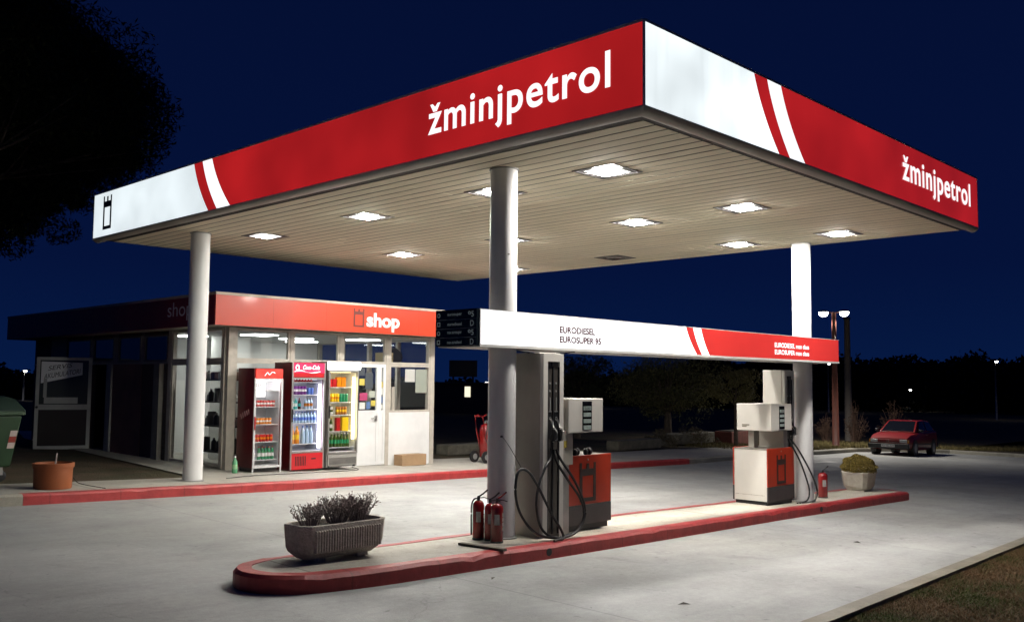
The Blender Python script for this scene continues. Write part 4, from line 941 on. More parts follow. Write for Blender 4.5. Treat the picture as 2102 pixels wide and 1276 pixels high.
def put(proto, loc, label, cat, group, rz=0):
    if proto.name in used: o = proto.copy(); COL.objects.link(o)
    else: o = proto; used.add(proto.name)
    o.location = loc; o.rotation_euler = (0, 0, rz); tag(o, label, cat, group); return o
rowname = ['bottom', 'second', 'third', 'top']
for r_, zz in enumerate((.475, .975, 1.445, 1.875)):
    y = 16.55; k = [0, 0, 1, 2][r_]
    while y < 18.15:
        kk = random.choice([0, 0, 1, 3] if r_ < 3 else [2, 3]); put(goods[kk], (9.42+random.uniform(-.05, .05), y, zz), *gl[kk]); y += random.uniform(.15, .24)

# ------------------------------------------------------------------ drink coolers
COOLW = M('cooler_white_liner', (.75, .77, .80), .4)
def lit(name, col, st): return M(name, (.5, .5, .5), .4, emit=col, estr=st)
BOT = {}
def botmat(name, c, rough=.15, e=0): return M(name, c, rough, emit=c, estr=e) if e else M(name, c, rough, spec=.6)
def can_(name, body, top, r=.032, h=.12, mid=None):
    mb = MB(); mb.lathe([(r*.85, 0), (r, .008), (r, h*.35)], (0, 0, 0), 10); mb.mat(2 if mid else 0).lathe([(r*1.001, h*.35), (r*1.001, h*.62)], (0, 0, 0), 10); mb.mat(0).lathe([(r, h*.62), (r, h*.92), (r*.8, h)], (0, 0, 0), 10); mb.mat(1).lathe([(r*.78, h), (r*.78, h+.003)], (0, 0, 0), 10)
    return mb.build(name, [body, top, mid or body], auto=1)
def bottle_(name, body, cap, label, r=.033, h=.24):
    mb = MB(); mb.lathe([(r*.9, 0), (r, .01), (r, h*.25)], (0, 0, 0), 12); mb.mat(2).lathe([(r*1.01, h*.25), (r*1.01, h*.52)], (0, 0, 0), 12); mb.mat(0).lathe([(r, h*.52), (r*.92, h*.66), (r*.45, h*.84), (r*.36, h*.92)], (0, 0, 0), 12); mb.mat(1).lathe([(r*.42, h*.92), (r*.42, h)], (0, 0, 0), 12)
    return mb.build(name, [body, cap, label], auto=.9)
cA = botmat('tin_red', (.45, .02, .02)); cB = botmat('tin_silver', (.5, .5, .5), .3); cC = botmat('cola_dark', (.05, .01, .008)); cD = botmat('label_white', (.7, .7, .7), .5)
cE = botmat('orange_drink', (.65, .22, .01)); cF = botmat('green_bottle', (.02, .22, .10)); cG = botmat('clear_blue', (.35, .48, .62)); cH = botmat('purple_drink', (.16, .03, .22)); cI = botmat('teal_drink', (.03, .35, .32)); cJ = botmat('yellow_can', (.75, .50, .02)); cK = botmat('olive_bottle', (.04, .07, .01)); cL = botmat('blue_label', (.05, .12, .45), .5); cM = botmat('amber_bottle', (.35, .12, .02))
def cooler(x0, x1, y0, y1, z0, z1, kind, label):
    t = thing('drink_cooler', label, 'drink cooler', ((x0+x1)/2, (y0+y1)/2, z0), 'glass fronted drink coolers before the shop')
    body = {1: REDC, 2: REDC, 3: M('grey_cooler_body', (.30, .29, .27), .4, .2)}[kind]
    th = .035
    if kind == 1: zb_, zh0 = z0+.13, z1-.20
    elif kind == 2: zb_, zh0 = z0+.36, z1-.30
    else: zb_, zh0 = z0+.30, z1-.18
    mb = MB(); mb.box(x0, x0+th, y0+.03, y1, z0+(.10 if kind == 1 else .01), z1); mb.box(x1-th, x1, y0+.03, y1, z0+(.10 if kind == 1 else .01), z1); mb.box(x0+th, x1-th, y1-th, y1, z0+(.10 if kind == 1 else .01), z1); mb.box(x0+th, x1-th, y0+.03, y1-th, z1-th, z1); mb.box(x0+th, x1-th, y0+.03, y1-th, zb_-.03, zb_)
    if kind != 1: mb.box(x0+th, x1-th, y0+.05, y1-th, z0+.01, zb_-.031)
    mb.box(x0+th, x1-th, y0+.05, y1-th, zh0, z1-th-.001)
    mb.build('cabinet', body, t)
    mb = MB(); mb.box(x0+th, x0+th+.006, y0+.06, y1-th-.006, zb_, zh0); mb.box(x1-th-.006, x1-th, y0+.06, y1-th-.006, zb_, zh0); mb.box(x0+th, x1-th, y1-th-.006, y1-th, zb_, zh0); mb.box(x0+th+.006, x1-th-.006, y0+.06, y1-th-.006, zb_, zb_+.006); mb.build('liner', COOLW, t)
    frm = {1: M('white_door_frame', (.6, .6, .6), .4), 2: STEEL, 3: STEEL}[kind]; fw_ = .035
    dz0, dz1 = zb_-.035, zh0+.01
    mb = MB(); mb.box(x0+.004, x0+.004+fw_, y0, y0+.028, dz0, dz1); mb.box(x1-.004-fw_, x1-.004, y0, y0+.028, dz0, dz1); mb.box(x0+.004+fw_, x1-.004-fw_, y0, y0+.028, dz0, dz0+fw_); mb.box(x0+.004+fw_, x1-.004-fw_, y0, y0+.028, dz1-fw_, dz1)
    d = mb.build('door', frm, t, bevel=.004)
    MB().box(x0+.039, x1-.039, y0+.012, y0+.016, dz0+fw_, dz1-fw_).build('pane', GLASS, d)
    mb = MB().box(x0+.012, x0+.03, y0-.022, y0-.001, (dz0+dz1)/2-.12, (dz0+dz1)/2+.12); mb.build('handle', DARK if kind > 1 else REDC2, d)
    # header
    hm = {1: sign_mat('cooler_header_red', (.75, .06, .045), .7, noise=6, lo=.3, hi=1.6), 2: sign_mat('cooler_header_crimson', (.75, .03, .09), 1.0, noise=3, lo=.9, hi=1.1), 3: lit('cooler_header_white', (1, 1, .96), 3.0)}[kind]
    if kind == 3:
        mb = MB(); pr_ = [(y0+.04, zh0+.02), (y0-.03, zh0+.03), (y0-.045, (zh0+z1)/2), (y0-.03, z1-.005), (y0+.04, z1)]
        mb.prism(pr_, 'x', x0-.01, x1+.01); mb.build('header', hm, t)
    elif kind == 2:
        MB().box(x0+.03, x1-.03, y0-.004, y0+.045, z1-.20, z1-.01).build('header', hm, t)
        MB().box(x0+.03, x1-.03, y0+.0, y0+.04, zh0+.02, z1-.203).build('header_lower', REDC2, t)
        mb = MB(); mb.box(x0, x0+.028, y0-.002, y0+.03, z0+.02, z1); mb.box(x1-.028, x1, y0-.002, y0+.03, z0+.02, z1); mb.build('side_trim', STEEL, t)
        text('Coca-Cola', SL, ((x0+.23, y0-.004, z1-.135), Rr, Uu, Nn), .38, .085, t, bold=.02, depth=.003, shear=.35)
        mb = MB()
        pts = [(x0+.11+.045*math.cos(a_), z1-.10+.06*math.sin(a_)) for a_ in [k*math.pi/10 for k in range(20)]]; q = [(x0+.11+.024*math.cos(a_), z1-.10+.036*math.sin(a_)) for a_ in [k*math.pi/10 for k in range(20)]]
        mb.add([(p[0], y0-.007, p[1]) for p in pts]+[(p[0], y0-.007, p[1]) for p in q], [(k, (k+1) % 20, 20+(k+1) % 20, 20+k) for k in range(20)])
        wv = [(x0+.04+k*.031, z1-.185+.02*math.sin(k*.35)) for k in range(20)]
        mb.add([(p[0], y0-.007, p[1]) for p in wv]+[(p[0], y0-.007, p[1]+.012+.01*math.sin(k*.5)) for k, p in enumerate(wv)], [(k, k+1, 20+k+1, 20+k) for k in range(19)])
        mb.build('header_emblem', SL, t)
    else:
        MB().box(x0+.03, x1-.02, y0-.003, y0+.045, zh0+.015, z1-.012).build('header', hm, t)
        mb = MB(); mb.tube(nurb([(x0+.2, y0-.006, zh0+.06), (x0+.26, y0-.006, zh0+.12), (x0+.30, y0-.006, zh0+.08), (x0+.36, y0-.006, zh0+.13), (x0+.42, y0-.006, zh0+.11)], 5), .007, 5); mb.build('header_script', SL, t)
    # base
    if kind == 1:
        mb = MB()
        for xx in (x0+.015, x1-.015): mb.box(xx-.012, xx+.012, y0+.01, y0+.035, z0, z0+.13)
        mb.box(x0+.02, x0+.05, y1-.08, y1-.04, z0, z0+.1); mb.box(x1-.05, x1-.02, y1-.08, y1-.04, z0, z0+.1); mb.each('foot', frm, t)
        MB().box(x0+.04, x1-.04, y0+.08, y1-.05, z0+.03, z0+.10).build('undertray', DARK, t)
        mb = MB(); yy = y0+.12; s_ = [(yy+.36-k*.012, z0+1.02+.055*math.sin(k*1.1)+k*.004) for k in range(28)]
        mb.tube([(x0-.003, p[0], p[1]) for p in s_], .006, 5); mb.build('side_script', M('faded_script', (.30, .16, .16), .5), t)
    elif kind == 2:
        MB().box(x0+.03, x1-.03, y0-.002, y0+.03, z0+.02, zb_-.04).build('kick_panel', REDC2, t)
        mb = MB()
        for k in range(7): mb.box(x0+.11+k*.036, x0+.127+k*.036, y0-.006, y0-.001, z0+.09, z0+.27)
        mb.build('vent_slots', BLACK, t); MB().box(x0+.47, x0+.57, y0-.006, y0-.001, z0+.20, z0+.225).build('slot', BLACK, t)
        mb = MB(); mb.box(x0+.04, x1-.04, y0+.06, y1-.05, z0, z0+.02); mb.build('foot', BLACK, t)
    else:
        MB().box(x0+.02, x1-.02, y0+.0, y0+.03, z0+.04, zb_-.045).build('grille', M('grille_grey', (.26, .25, .23), .5), t)
        mb = MB()
        for k in range(30): mb.box(x0+.05+k*.0215, x0+.060+k*.0215, y0-.004, y0+.001, z0+.06, z0+.19)
        mb.build('grille_slots', DGREY, t)
        mb = MB()
        for xx in (x0+.04, x1-.08): mb.box(xx, xx+.04, y0+.03, y0+.07, z0, z0+.04); mb.box(xx, xx+.04, y1-.1, y1-.06, z0, z0+.04)
        mb.each('foot', BLACK, t)
    # light inside
    L_ = {1: ((1, .98, .96), 26.0), 2: ((.80, .78, 1), 9.0), 3: ((1, .80, .36), 9.0)}[kind]
    lm = lit('cooler_tube_%d' % kind, *L_)
    if kind == 1: MB().box(x0+.05, x1-.05, y0+.07, y0+.12, zh0-.03, zh0-.005).build('lamp', lm, t); MB().box(x0+.06, x1-.06, y1-th-.016, y1-th-.008, zh0-.34, zh0-.04).build('backlit_panel', lit('cooler_panel_1', (1, .98, .97), 1.3), t)
    else: MB().box(x1-.115, x1-.075, y0+.04, y0+.07, zb_+(.05 if kind == 2 else .24), zh0-.12).build('lamp', lm, t)
    ap = M('cooler_glow_top', (.5, .5, .5), .5, emit=L_[0], estr=2.5 if kind == 2 else 4.5)
    if kind != 1: MB().box(x0+.05, x1-.13, y0+.10, y0+.16, zh0-.03, zh0-.008).build('lamp', ap, t)
    return t, zb_, zh0
ZC = .165
t, zb1, zh1 = cooler(9.155, 9.765, 15.40, 15.98, ZC, 2.09, 1, 'narrow dark red drink cooler on white feet, leftmost of the row')
SHM = M('wire_shelf_white', (.62, .62, .62), .4)
def shelf(t, x0, x1, y0, y1, z): MB().box(x0, x1, y0, y1, z-.014, z).build('shelf', SHM, t)
def row(proto, x0, x1, y0, y1, z, dx, dy, label, cat, group):
    y = y0
    while y < y1:
        x = x0
        while x <= x1+1e-6:
            put(proto, (x+random.uniform(-.004, .004), y+random.uniform(-.004, .004), z+.001), label, cat, group); x += dx
        y += dy
Y = 15.40
rc = can_('drink_can', cA, cB, .030, .115, cD); row(rc, 9.24, 9.68, Y+.13, Y+.3, 1.38, .066, .1, 'red and white can on the upper shelf of the leftmost cooler', 'can', 'red cans in the leftmost cooler')
oc = can_('drink_can', cE, cB, .030, .115, cD); row(oc, 9.24, 9.62, Y+.13, Y+.2, 1.055, .066, .1, 'orange and white can on the third shelf down of the leftmost cooler', 'can', 'orange and white cans in the leftmost cooler')
o2 = can_('drink_can', cA, cB, .032, .13, cE); row(o2, 9.25, 9.60, Y+.13, Y+.2, .735, .07, .1, 'orange and red can on the lower shelf of the leftmost cooler', 'can', 'orange red cans in the leftmost cooler')
gb = bottle_('drink_bottle', cF, cA, cD, .033, .235); row(gb, 9.36, 9.70, Y+.13, Y+.2, .405, .07, .1, 'green bottle at the bottom of the leftmost cooler', 'bottle', 'green bottles in the leftmost cooler')
cbt = bottle_('drink_bottle', cG, cA, cD, .034, .25); row(cbt, 9.25, 9.30, Y+.13, Y+.2, .405, .07, .1, 'clear bottle in the bottom left corner of the leftmost cooler', 'bottle', 'clear bottles in the leftmost cooler')
for z in (1.68, 1.38, 1.055, .735, .405): shelf(t, 9.20, 9.72, Y+.09, Y+.50, z)
text('Classic', MAROON, ((9.36, Y+.52, 1.74), Rr, Uu, Nn), .26, .09, t, name='shelf_sign', bold=.01)
t, zb2, zh2 = cooler(9.95, 10.705, 15.40, 16.02, ZC, 2.215, 2, 'tall dark red drink cooler with crimson header in the middle of the row')
# rows in cooler 2
for z in (1.84, 1.60, 1.32, 1.055, .665): shelf(t, 9.99, 10.66, Y+.08, Y+.56, z)
row(can_('drink_can', cA, cB, .030, .10), 10.05, 10.50, Y+.12, Y+.3, 1.84, .066, .09, 'red can on the top shelf of the middle cooler', 'can', 'red cans in the middle cooler')
row(can_('drink_can', cH, cB, .032, .165, cD), 10.04, 10.35, Y+.11, Y+.28, 1.60, .068, .08, 'purple can on the second shelf of the middle cooler', 'can', 'purple cans in the middle cooler')
row(can_('drink_can', cL, cB, .032, .13), 10.40, 10.50, Y+.11, Y+.28, 1.60, .068, .08, 'dark blue can on the second shelf of the middle cooler', 'can', 'dark blue cans in the middle cooler')
row(bottle_('drink_bottle', cI, cD, cD, .032, .22), 10.04, 10.12, Y+.11, Y+.14, 1.32, .068, .08, 'teal bottle on the third shelf of the middle cooler', 'bottle', 'teal bottles in the middle cooler')
row(bottle_('drink_bottle', cC, cA, cI, .031, .215), 10.19, 10.25, Y+.11, Y+.14, 1.32, .068, .08, 'dark cola bottle on the third shelf of the middle cooler', 'bottle', 'cola bottles in the middle cooler')
row(bottle_('drink_bottle', cG, cD, cM, .031, .22), 10.33, 10.52, Y+.11, Y+.14, 1.32, .066, .08, 'clear bottle with brown label on the third shelf of the middle cooler', 'bottle', 'brown labelled clear bottles in the middle cooler')
row(bottle_('drink_bottle', cG, cL, cL, .034, .215), 10.05, 10.54, Y+.11, Y+.14, 1.055, .07, .08, 'small water bottle with blue label on the fourth shelf of the middle cooler', 'bottle', 'small blue labelled water bottles in the middle cooler')
row(bottle_('drink_bottle', cE, cJ, cJ, .047, .335), 10.055, 10.16, Y+.12, Y+.14, .665, .105, .08, 'large orange soda bottle at the bottom of the middle cooler', 'bottle', 'large orange soda bottles')
row(bottle_('drink_bottle', cG, cL, cG, .042, .335), 10.29, 10.52, Y+.12, Y+.14, .665, .09, .08, 'large clear water bottle at the bottom of the middle cooler', 'bottle', 'large water bottles in the middle cooler')
t, zb3, zh3 = cooler(10.785, 11.515, 15.40, 16.0, ZC+.01, 2.245, 3, 'grey drink cooler with glowing white header and yellow light, rightmost of the row')
for z in (1.745, 1.45, 1.20, .88, .565): shelf(t, 10.825, 11.475, Y+.08, Y+.54, z)
row(boxy('drink_carton', [cA, cM], .045, .04, .16), 10.88, 11.0, Y+.12, Y+.15, 1.745, .10, .1, 'red drinks carton on the top shelf of the rightmost cooler', 'carton', 'red cartons in the rightmost cooler')
row(boxy('drink_carton', [cE, cE], .05, .04, .20), 11.09, 11.2, Y+.12, Y+.15, 1.745, .11, .1, 'orange drinks carton on the top shelf of the rightmost cooler', 'carton', 'orange cartons in the rightmost cooler')
row(can_('drink_can', cJ, cB, .033, .17, cE), 10.87, 11.08, Y+.11, Y+.2, 1.45, .07, .08, 'yellow can on the second shelf of the rightmost cooler', 'can', 'yellow cans in the rightmost cooler')
row(can_('drink_can', cF, cB, .033, .165), 11.15, 11.32, Y+.11, Y+.2, 1.45, .07, .08, 'green can on the second shelf of the rightmost cooler', 'can', 'green cans in the rightmost cooler')
row(can_('drink_can', cD, cB, .03, .16, cK), 10.87, 11.0, Y+.11, Y+.14, 1.20, .066, .08, 'pale can on the third shelf of the rightmost cooler', 'can', 'pale cans in the rightmost cooler')
row(can_('drink_can', cM, cB, .03, .16, cJ), 11.07, 11.30, Y+.11, Y+.14, 1.20, .066, .08, 'amber can on the third shelf of the rightmost cooler', 'can', 'amber cans in the rightmost cooler')
row(bottle_('drink_bottle', cK, cJ, cD, .032, .26), 10.87, 11.0, Y+.11, Y+.14, .88, .068, .08, 'slim olive bottle on the fourth shelf of the rightmost cooler', 'bottle', 'slim olive bottles in the rightmost cooler')
row(boxy('drink_carton', [cA, cA], .04, .04, .26), 11.09, 11.1, Y+.12, Y+.14, .88, .1, .08, 'tall red carton on the fourth shelf of the rightmost cooler', 'carton', None)
row(boxy('drink_carton', [cJ, cJ], .075, .05, .27), 11.25, 11.26, Y+.12, Y+.14, .88, .1, .08, 'large bright yellow carton by the light of the rightmost cooler', 'carton', None)
row(bottle_('beer_bottle', cK, cD, cF, .036, .28), 10.88, 11.36, Y+.11, Y+.2, .565, .076, .09, 'dark green beer bottle with white cap at the bottom of the rightmost cooler', 'bottle', 'beer bottles in the rightmost cooler')
# green bottle on the floor, box by the wall
pb = bottle_('plastic_bottle', botmat('green_plastic', (.10, .32, .16), .2), cD, botmat('green_label', (.25, .45, .25)), .05, .30); put(pb, (8.86, 15.50, g(8.86, 15.5)+.151), 'green plastic bottle standing on the pavement left of the coolers', 'bottle', None)
zb_ = g(13.3, 15.9)+.15
t = thing('cardboard_box', 'closed brown cardboard box on the pavement against the white shop panel', 'box', (13.3, 15.92, zb_)); CB = M('brown_cardboard', (.34, .22, .12), .85, noise=3, amt=.15)
MB().box(12.98, 13.66, 15.78, 16.06, zb_+.002, zb_+.24).build('carton', CB, t, bevel=.004); mb = MB(); mb.box(12.981, 13.659, 15.905, 15.935, zb_+.2402, zb_+.2415); mb.build('tape', M('parcel_tape', (.30, .2, .1), .3), t)

# ------------------------------------------------------------------ wheeled extinguisher
zc = g(15.6, 16)+.15; X, Yc = 15.60, 15.98
t = thing('wheeled_extinguisher', 'large red wheeled fire extinguisher on the pavement right of the shop', 'fire extinguisher', (X, Yc, zc))
MB().lathe([(.10, .10), (.155, .16), (.155, .78), (.12, .87), (.05, .92)], (X+.05, Yc-.03, zc), 24).build('cylinder', REDX, t, auto=1)
MB().lathe([(.05, .915), (.05, .96), (.02, .99)], (X+.05, Yc-.03, zc), 14).build('valve', STEEL, t)
mb = MB(); 
for dy in (-.13, .13):
    mb.tube([(X+.15, Yc+dy, zc+.08), (X+.02, Yc+dy, zc+.3), (X-.10, Yc+dy, zc+.72), (X-.16, Yc+dy, zc+1.08), (X-.05, Yc+dy, zc+1.12)], .016, 8)
mb.tube([(X-.16, Yc-.13, zc+1.09), (X-.16, Yc+.13, zc+1.09)], .016, 8); mb.build('frame', REDX, t, smooth=True)
for dy in (-.2, .2):
    wl = MB().lathe([(.10, -.03), (.135, -.025), (.14, 0), (.135, .025), (.10, .03)], (X-.10, Yc+dy, zc+.14), 24, 'y').build('wheel', BLACK, t, auto=.6)
    MB().lathe([(.07, -.034), (.07, .034)], (X-.10, Yc+dy, zc+.14), 16, 'y').build('hub', GREYF, wl)
MB().tube(nurb([(X+.05, Yc-.03, zc+.96), (X-.05, Yc-.2, zc+.9), (X-.12, Yc-.2, zc+.6), (X-.02, Yc-.22, zc+.35)], 8), .014, 8).build('hose', BLACK, t, smooth=True)

# ------------------------------------------------------------------ orange pot, bin
TERR = M('orange_terracotta', (.29, .08, .022), .6, noise=3, amt=.2)
px_, py_ = 5.235, 14.20; zz = g(px_, py_)+.15
t = thing('round_planter', 'round orange terracotta planter on the pavement beside the green bin', 'planter', (px_, py_, zz))
MB().lathe([(.245, 0), (.252, .02), (.258, .30), (.275, .30), (.278, .365), (.245, .368), (.24, .30)], (px_, py_, zz), 32, cap=False).build('pot', TERR, t, auto=.6)
MB().lathe([(.24, .28), (.24, .31)], (px_, py_, zz), 20).build('soil', SOIL, t)
MB().tube([(px_+.02, py_, zz+.3), (px_+.04, py_, zz+.50)], .012, 6).build('dead_stem', TW, t)
BG = M('green_bin_plastic', (.018, .052, .020), .5, noise=4, amt=.2); BGL = M('dark_green_lid', (.022, .040, .028), .45)
bx0, bx1, by0, by1 = 3.95, 5.16, 15.30, 16.2; z0 = g(4.6, 15.6)+.13
t = thing('rubbish_container', 'large green wheeled rubbish container with striped corner markings', 'rubbish container', ((bx0+bx1)/2, (by0+by1)/2, z0))
mb = MB(); mb.add([(bx0+.1, by0+.12, z0+.22), (bx1-.1, by0+.12, z0+.22), (bx1-.1, by1-.12, z0+.22), (bx0+.1, by1-.12, z0+.22), (bx0, by0, z0+1.0), (bx1, by0, z0+1.0), (bx1, by1, z0+1.0), (bx0, by1, z0+1.0)], [(0,3,2,1),(4,5,6,7),(0,1,5,4),(1,2,6,5),(2,3,7,6),(3,0,4,7)]); mb.build('body', BG, t, bevel=.03)
mb = MB(); mb.box(bx0-.03, bx1+.03, by0-.03, by1+.03, z0+1.0, z0+1.06); mb.build('rim', BG, t, bevel=.01)
mb = MB(); mb.add([(bx0-.04, by0-.04, z0+1.062), (bx1+.04, by0-.04, z0+1.062), (bx1+.04, by1+.04, z0+1.062), (bx0-.04, by1+.04, z0+1.062), (bx0+.04, by0+.22, z0+1.24), (bx1-.04, by0+.22, z0+1.24), (bx1-.04, by1-.2, z0+1.28), (bx0+.04, by1-.2, z0+1.28)], [(0,3,2,1),(4,5,6,7),(0,1,5,4),(1,2,6,5),(2,3,7,6),(3,0,4,7)]); mb.build('lid', BGL, t, bevel=.02)
for xx in (bx0+.2, bx1-.22):
    for yy in (by0+.2, by1-.2):
        wl = MB().lathe([(.07, -.025), (.085, -.02), (.085, .02), (.07, .025)], (xx, yy, z0+.086), 16, 'y').build('wheel', BLACK, t, auto=.6)
        MB().box(xx-.03, xx+.03, yy-.035, yy+.035, z0+.10, z0+.235).build('caster', STEEL, wl)
for k in range(3):
    zz_ = z0+.50+k*.09; f0 = (zz_-z0-.22)/.78; f1 = (zz_+.088-z0-.22)/.78
    def q(f, xo): return (bx1-.1+.1*f-.02-xo, by0+.12-.12*f-.006, z0+.22+.78*f)
    MB().add([q(f0, .10), q(f0, 0), q(f1, 0), q(f1, .10)], [(0, 1, 2, 3)]).build('reflective_stripe', M('stripe_red', (.25, .03, .02), .4) if k % 2 else M('stripe_white', (.5, .42, .38), .4), t)

# ------------------------------------------------------------------ car
CARP = M('red_car_paint', (.17, .007, .007), .38, coat=.25, spec=.35); CG = M('car_glass', (.006, .007, .010), .05, spec=.45)
CHR = M('chrome', (.6, .6, .6), .15, 1); LENS = M('headlamp_glass', (.45, .46, .45), .12, spec=.8)
car = thing('parked_car', 'old red hatchback parked at the far end of the forecourt facing the pumps', 'car', (0, 0, 0))
def loft(rings, close=False):
    k = len(rings[0]); vs = sum([list(r) for r in rings], []); n = len(rings)
    fs = [(i*k+j, (i+1)*k+j, (i+1)*k+j+1, i*k+j+1) for i in range(n-1) for j in range(k-1)]
    fs += [tuple(range(k)), tuple((n-1)*k+j for j in range(k-1, -1, -1))]
    return vs, fs
st = [(2.02, .66, .60, .30), (1.98, .76, .66, .26), (1.6, .80, .80, .22), (.85, .82, .89, .20), (.3, .82, .93, .20), (-.8, .82, .95, .20), (-1.6, .80, .97, .22), (-1.95, .77, .96, .26), (-2.04, .72, .90, .32)]
rings = []
for (x, w_, zt, zb) in st:
    w_ = w_
    rings.append([(x, -w_*.92, zb), (x, -w_, zb+.12), (x, -w_, (zb+zt)/2+.05), (x, -w_*.97, zt-.06), (x, -w_*.90, zt), (x, -w_*.45, zt+.02), (x, 0, zt+.028), (x, w_*.45, zt+.02), (x, w_*.90, zt), (x, w_*.97, zt-.06), (x, w_, (zb+zt)/2+.05), (x, w_, zb+.12), (x, w_*.92, zb)])
v, f = loft(rings); f += [tuple([i*13+12, (i+1)*13+12, (i+1)*13, i*13]) for i in range(len(st)-1)]
body = MB().add(v, f).build('body', CARP, car, auto=.6)
cab = [(.92, .70, .90, .70, .925), (.12, .60, .92, .575, 1.375), (-.3, .58, .93, .585, 1.40), (-1.35, .58, .95, .57, 1.38), (-1.95, .66, .96, .62, .99)]
# greenhouse: roof panel + pillars with glass set in
def P4(a, b, c, d): return [a, b, c, d]
A0 = (.95, .70, .915); A1 = (.15, .575, 1.37); R1 = (-1.45, .56, 1.36); R0 = (-1.98, .66, .97)
def mir(p): return (p[0], -p[1], p[2])
mb = MB()
gv = [A0, A1, R1, R0, mir(A0), mir(A1), mir(R1), mir(R0), (-.6, .59, 1.40), mir((-.6, .59, 1.40)), (-.6, .745, .945), mir((-.6, .745, .945))]
mb.add(gv, [(0, 1, 5, 4), (2, 3, 7, 6), (1, 8, 9, 5), (8, 2, 6, 9), (0, 10, 8, 1), (10, 3, 2, 8), (4, 5, 9, 11), (11, 9, 6, 7), (0, 4, 11, 10), (10, 11, 7, 3)])
mb.build('cabin', CARP, car, bevel=.025)
def glaz(name, quad, sh, off, nrm):
    c = sum((Vector(p) for p in quad), Vector())/4; n_ = Vector(nrm).normalized()
    V = [c+(Vector(p)-c)*sh+n_*off for p in quad]; MB().add(V, [(0, 1, 2, 3)]).build(name, CG, car)
glaz('windscreen', [A0, A1, mir(A1), mir(A0)], .89, .008, (.49, 0, .87)); glaz('rear_window', [R0, R1, mir(R1), mir(R0)], .85, .008, (-.6, 0, .8))
for s_ in (1, -1):
    S = lambda p: (p[0], p[1]*s_, p[2])
    glaz('side_window', [S((.62, .735, .955)), S((.13, .60, 1.33)), S((-.42, .605, 1.355)), S((-.42, .735, .965))], .97, .014, (0, s_, .3))
    glaz('side_window', [S((-.52, .735, .965)), S((-.52, .605, 1.355)), S((-1.30, .595, 1.335)), S((-1.62, .70, .985))], .95, .014, (0, s_, .3))
    m_ = MB().box(.60, .78, s_*.80, s_*.93, .93, 1.03).build('mirror', DARK, car, bevel=.02)
    MB().box(-.40, -.30, s_*.815, s_*.845, .80, .83).build('door_handle', CHR, car)
    MB().box(-1.3, 1.2, s_*.815, s_*.832, .42, .47).build('side_trim', DARK, car)
    hl = MB().box(1.90, 2.03, s_*.42, s_*.70, .50, .63).build('headlight', LENS, car, bevel=.02); MB().box(1.93, 2.0, s_*.71, s_*.765, .50, .62).build('indicator', M('amber_lens', (.5, .2, .03), .2), hl)
    for xx in (1.30, -1.22):
        arch = MB().lathe([(.345, s_*.60), (.345, s_*.824)], (xx, 0, .30), 24, 'y').build('wheel_arch', BLACK, car)
        wl = MB().lathe([(.20, s_*.63), (.285, s_*.64), (.295, s_*.70), (.295, s_*.78), (.28, s_*.828), (.19, s_*.832)], (xx, 0, .295), 28, 'y').build('wheel', BLACK, car, auto=.5)
        MB().lathe([(.19, s_*.79), (.185, s_*.834), (.05, s_*.842)], (xx, 0, .295), 20, 'y').build('rim', M('silver_rim', (.4, .4, .4), .35, .6), wl, auto=.5)
MB().box(1.955, 2.10, -.79, .79, .26, .47).build('front_bumper', DARK, car, bevel=.04); MB().box(-2.14, -1.98, -.79, .79, .30, .50).build('rear_bumper', DARK, car, bevel=.04)
MB().box(1.96, 2.035, -.41, .41, .50, .62).build('grille', CARP, car, bevel=.01)
mb = MB(); mb.box(2.036, 2.045, -.40, .40, .515, .53); 
for yy in (-.06, 0.0): mb.box(2.036, 2.05, yy, yy+.02, .535, .60)
mb.box(2.10, 2.108, -.78, .78, .445, .462); mb.build('chrome_trim', CHR, car)
pl = MB().box(2.10, 2.112, -.26, .26, .33, .43).build('number_plate', M('plate_white', (.6, .6, .58), .5), car)
text('PU 482-KM', BLKT, ((2.112, -.23, .35), (0, 1, 0), Uu, (1, 0, 0)), .46, .06, pl, depth=.002)
mb = MB()
for (y_) in (-.35, .1): mb.tube([(.93, y_, .945), (.70, y_+.25, 1.05)], .008, 4)
mb.each('wiper', BLACK, car)
cxr, cyr = 39.3, 15.45
car.location = (cxr, cyr, g(cxr, cyr)+.004); car.rotation_euler = (0, math.radians(-1.8), math.radians(185)); ORG[car.name] = Vector(car.location)

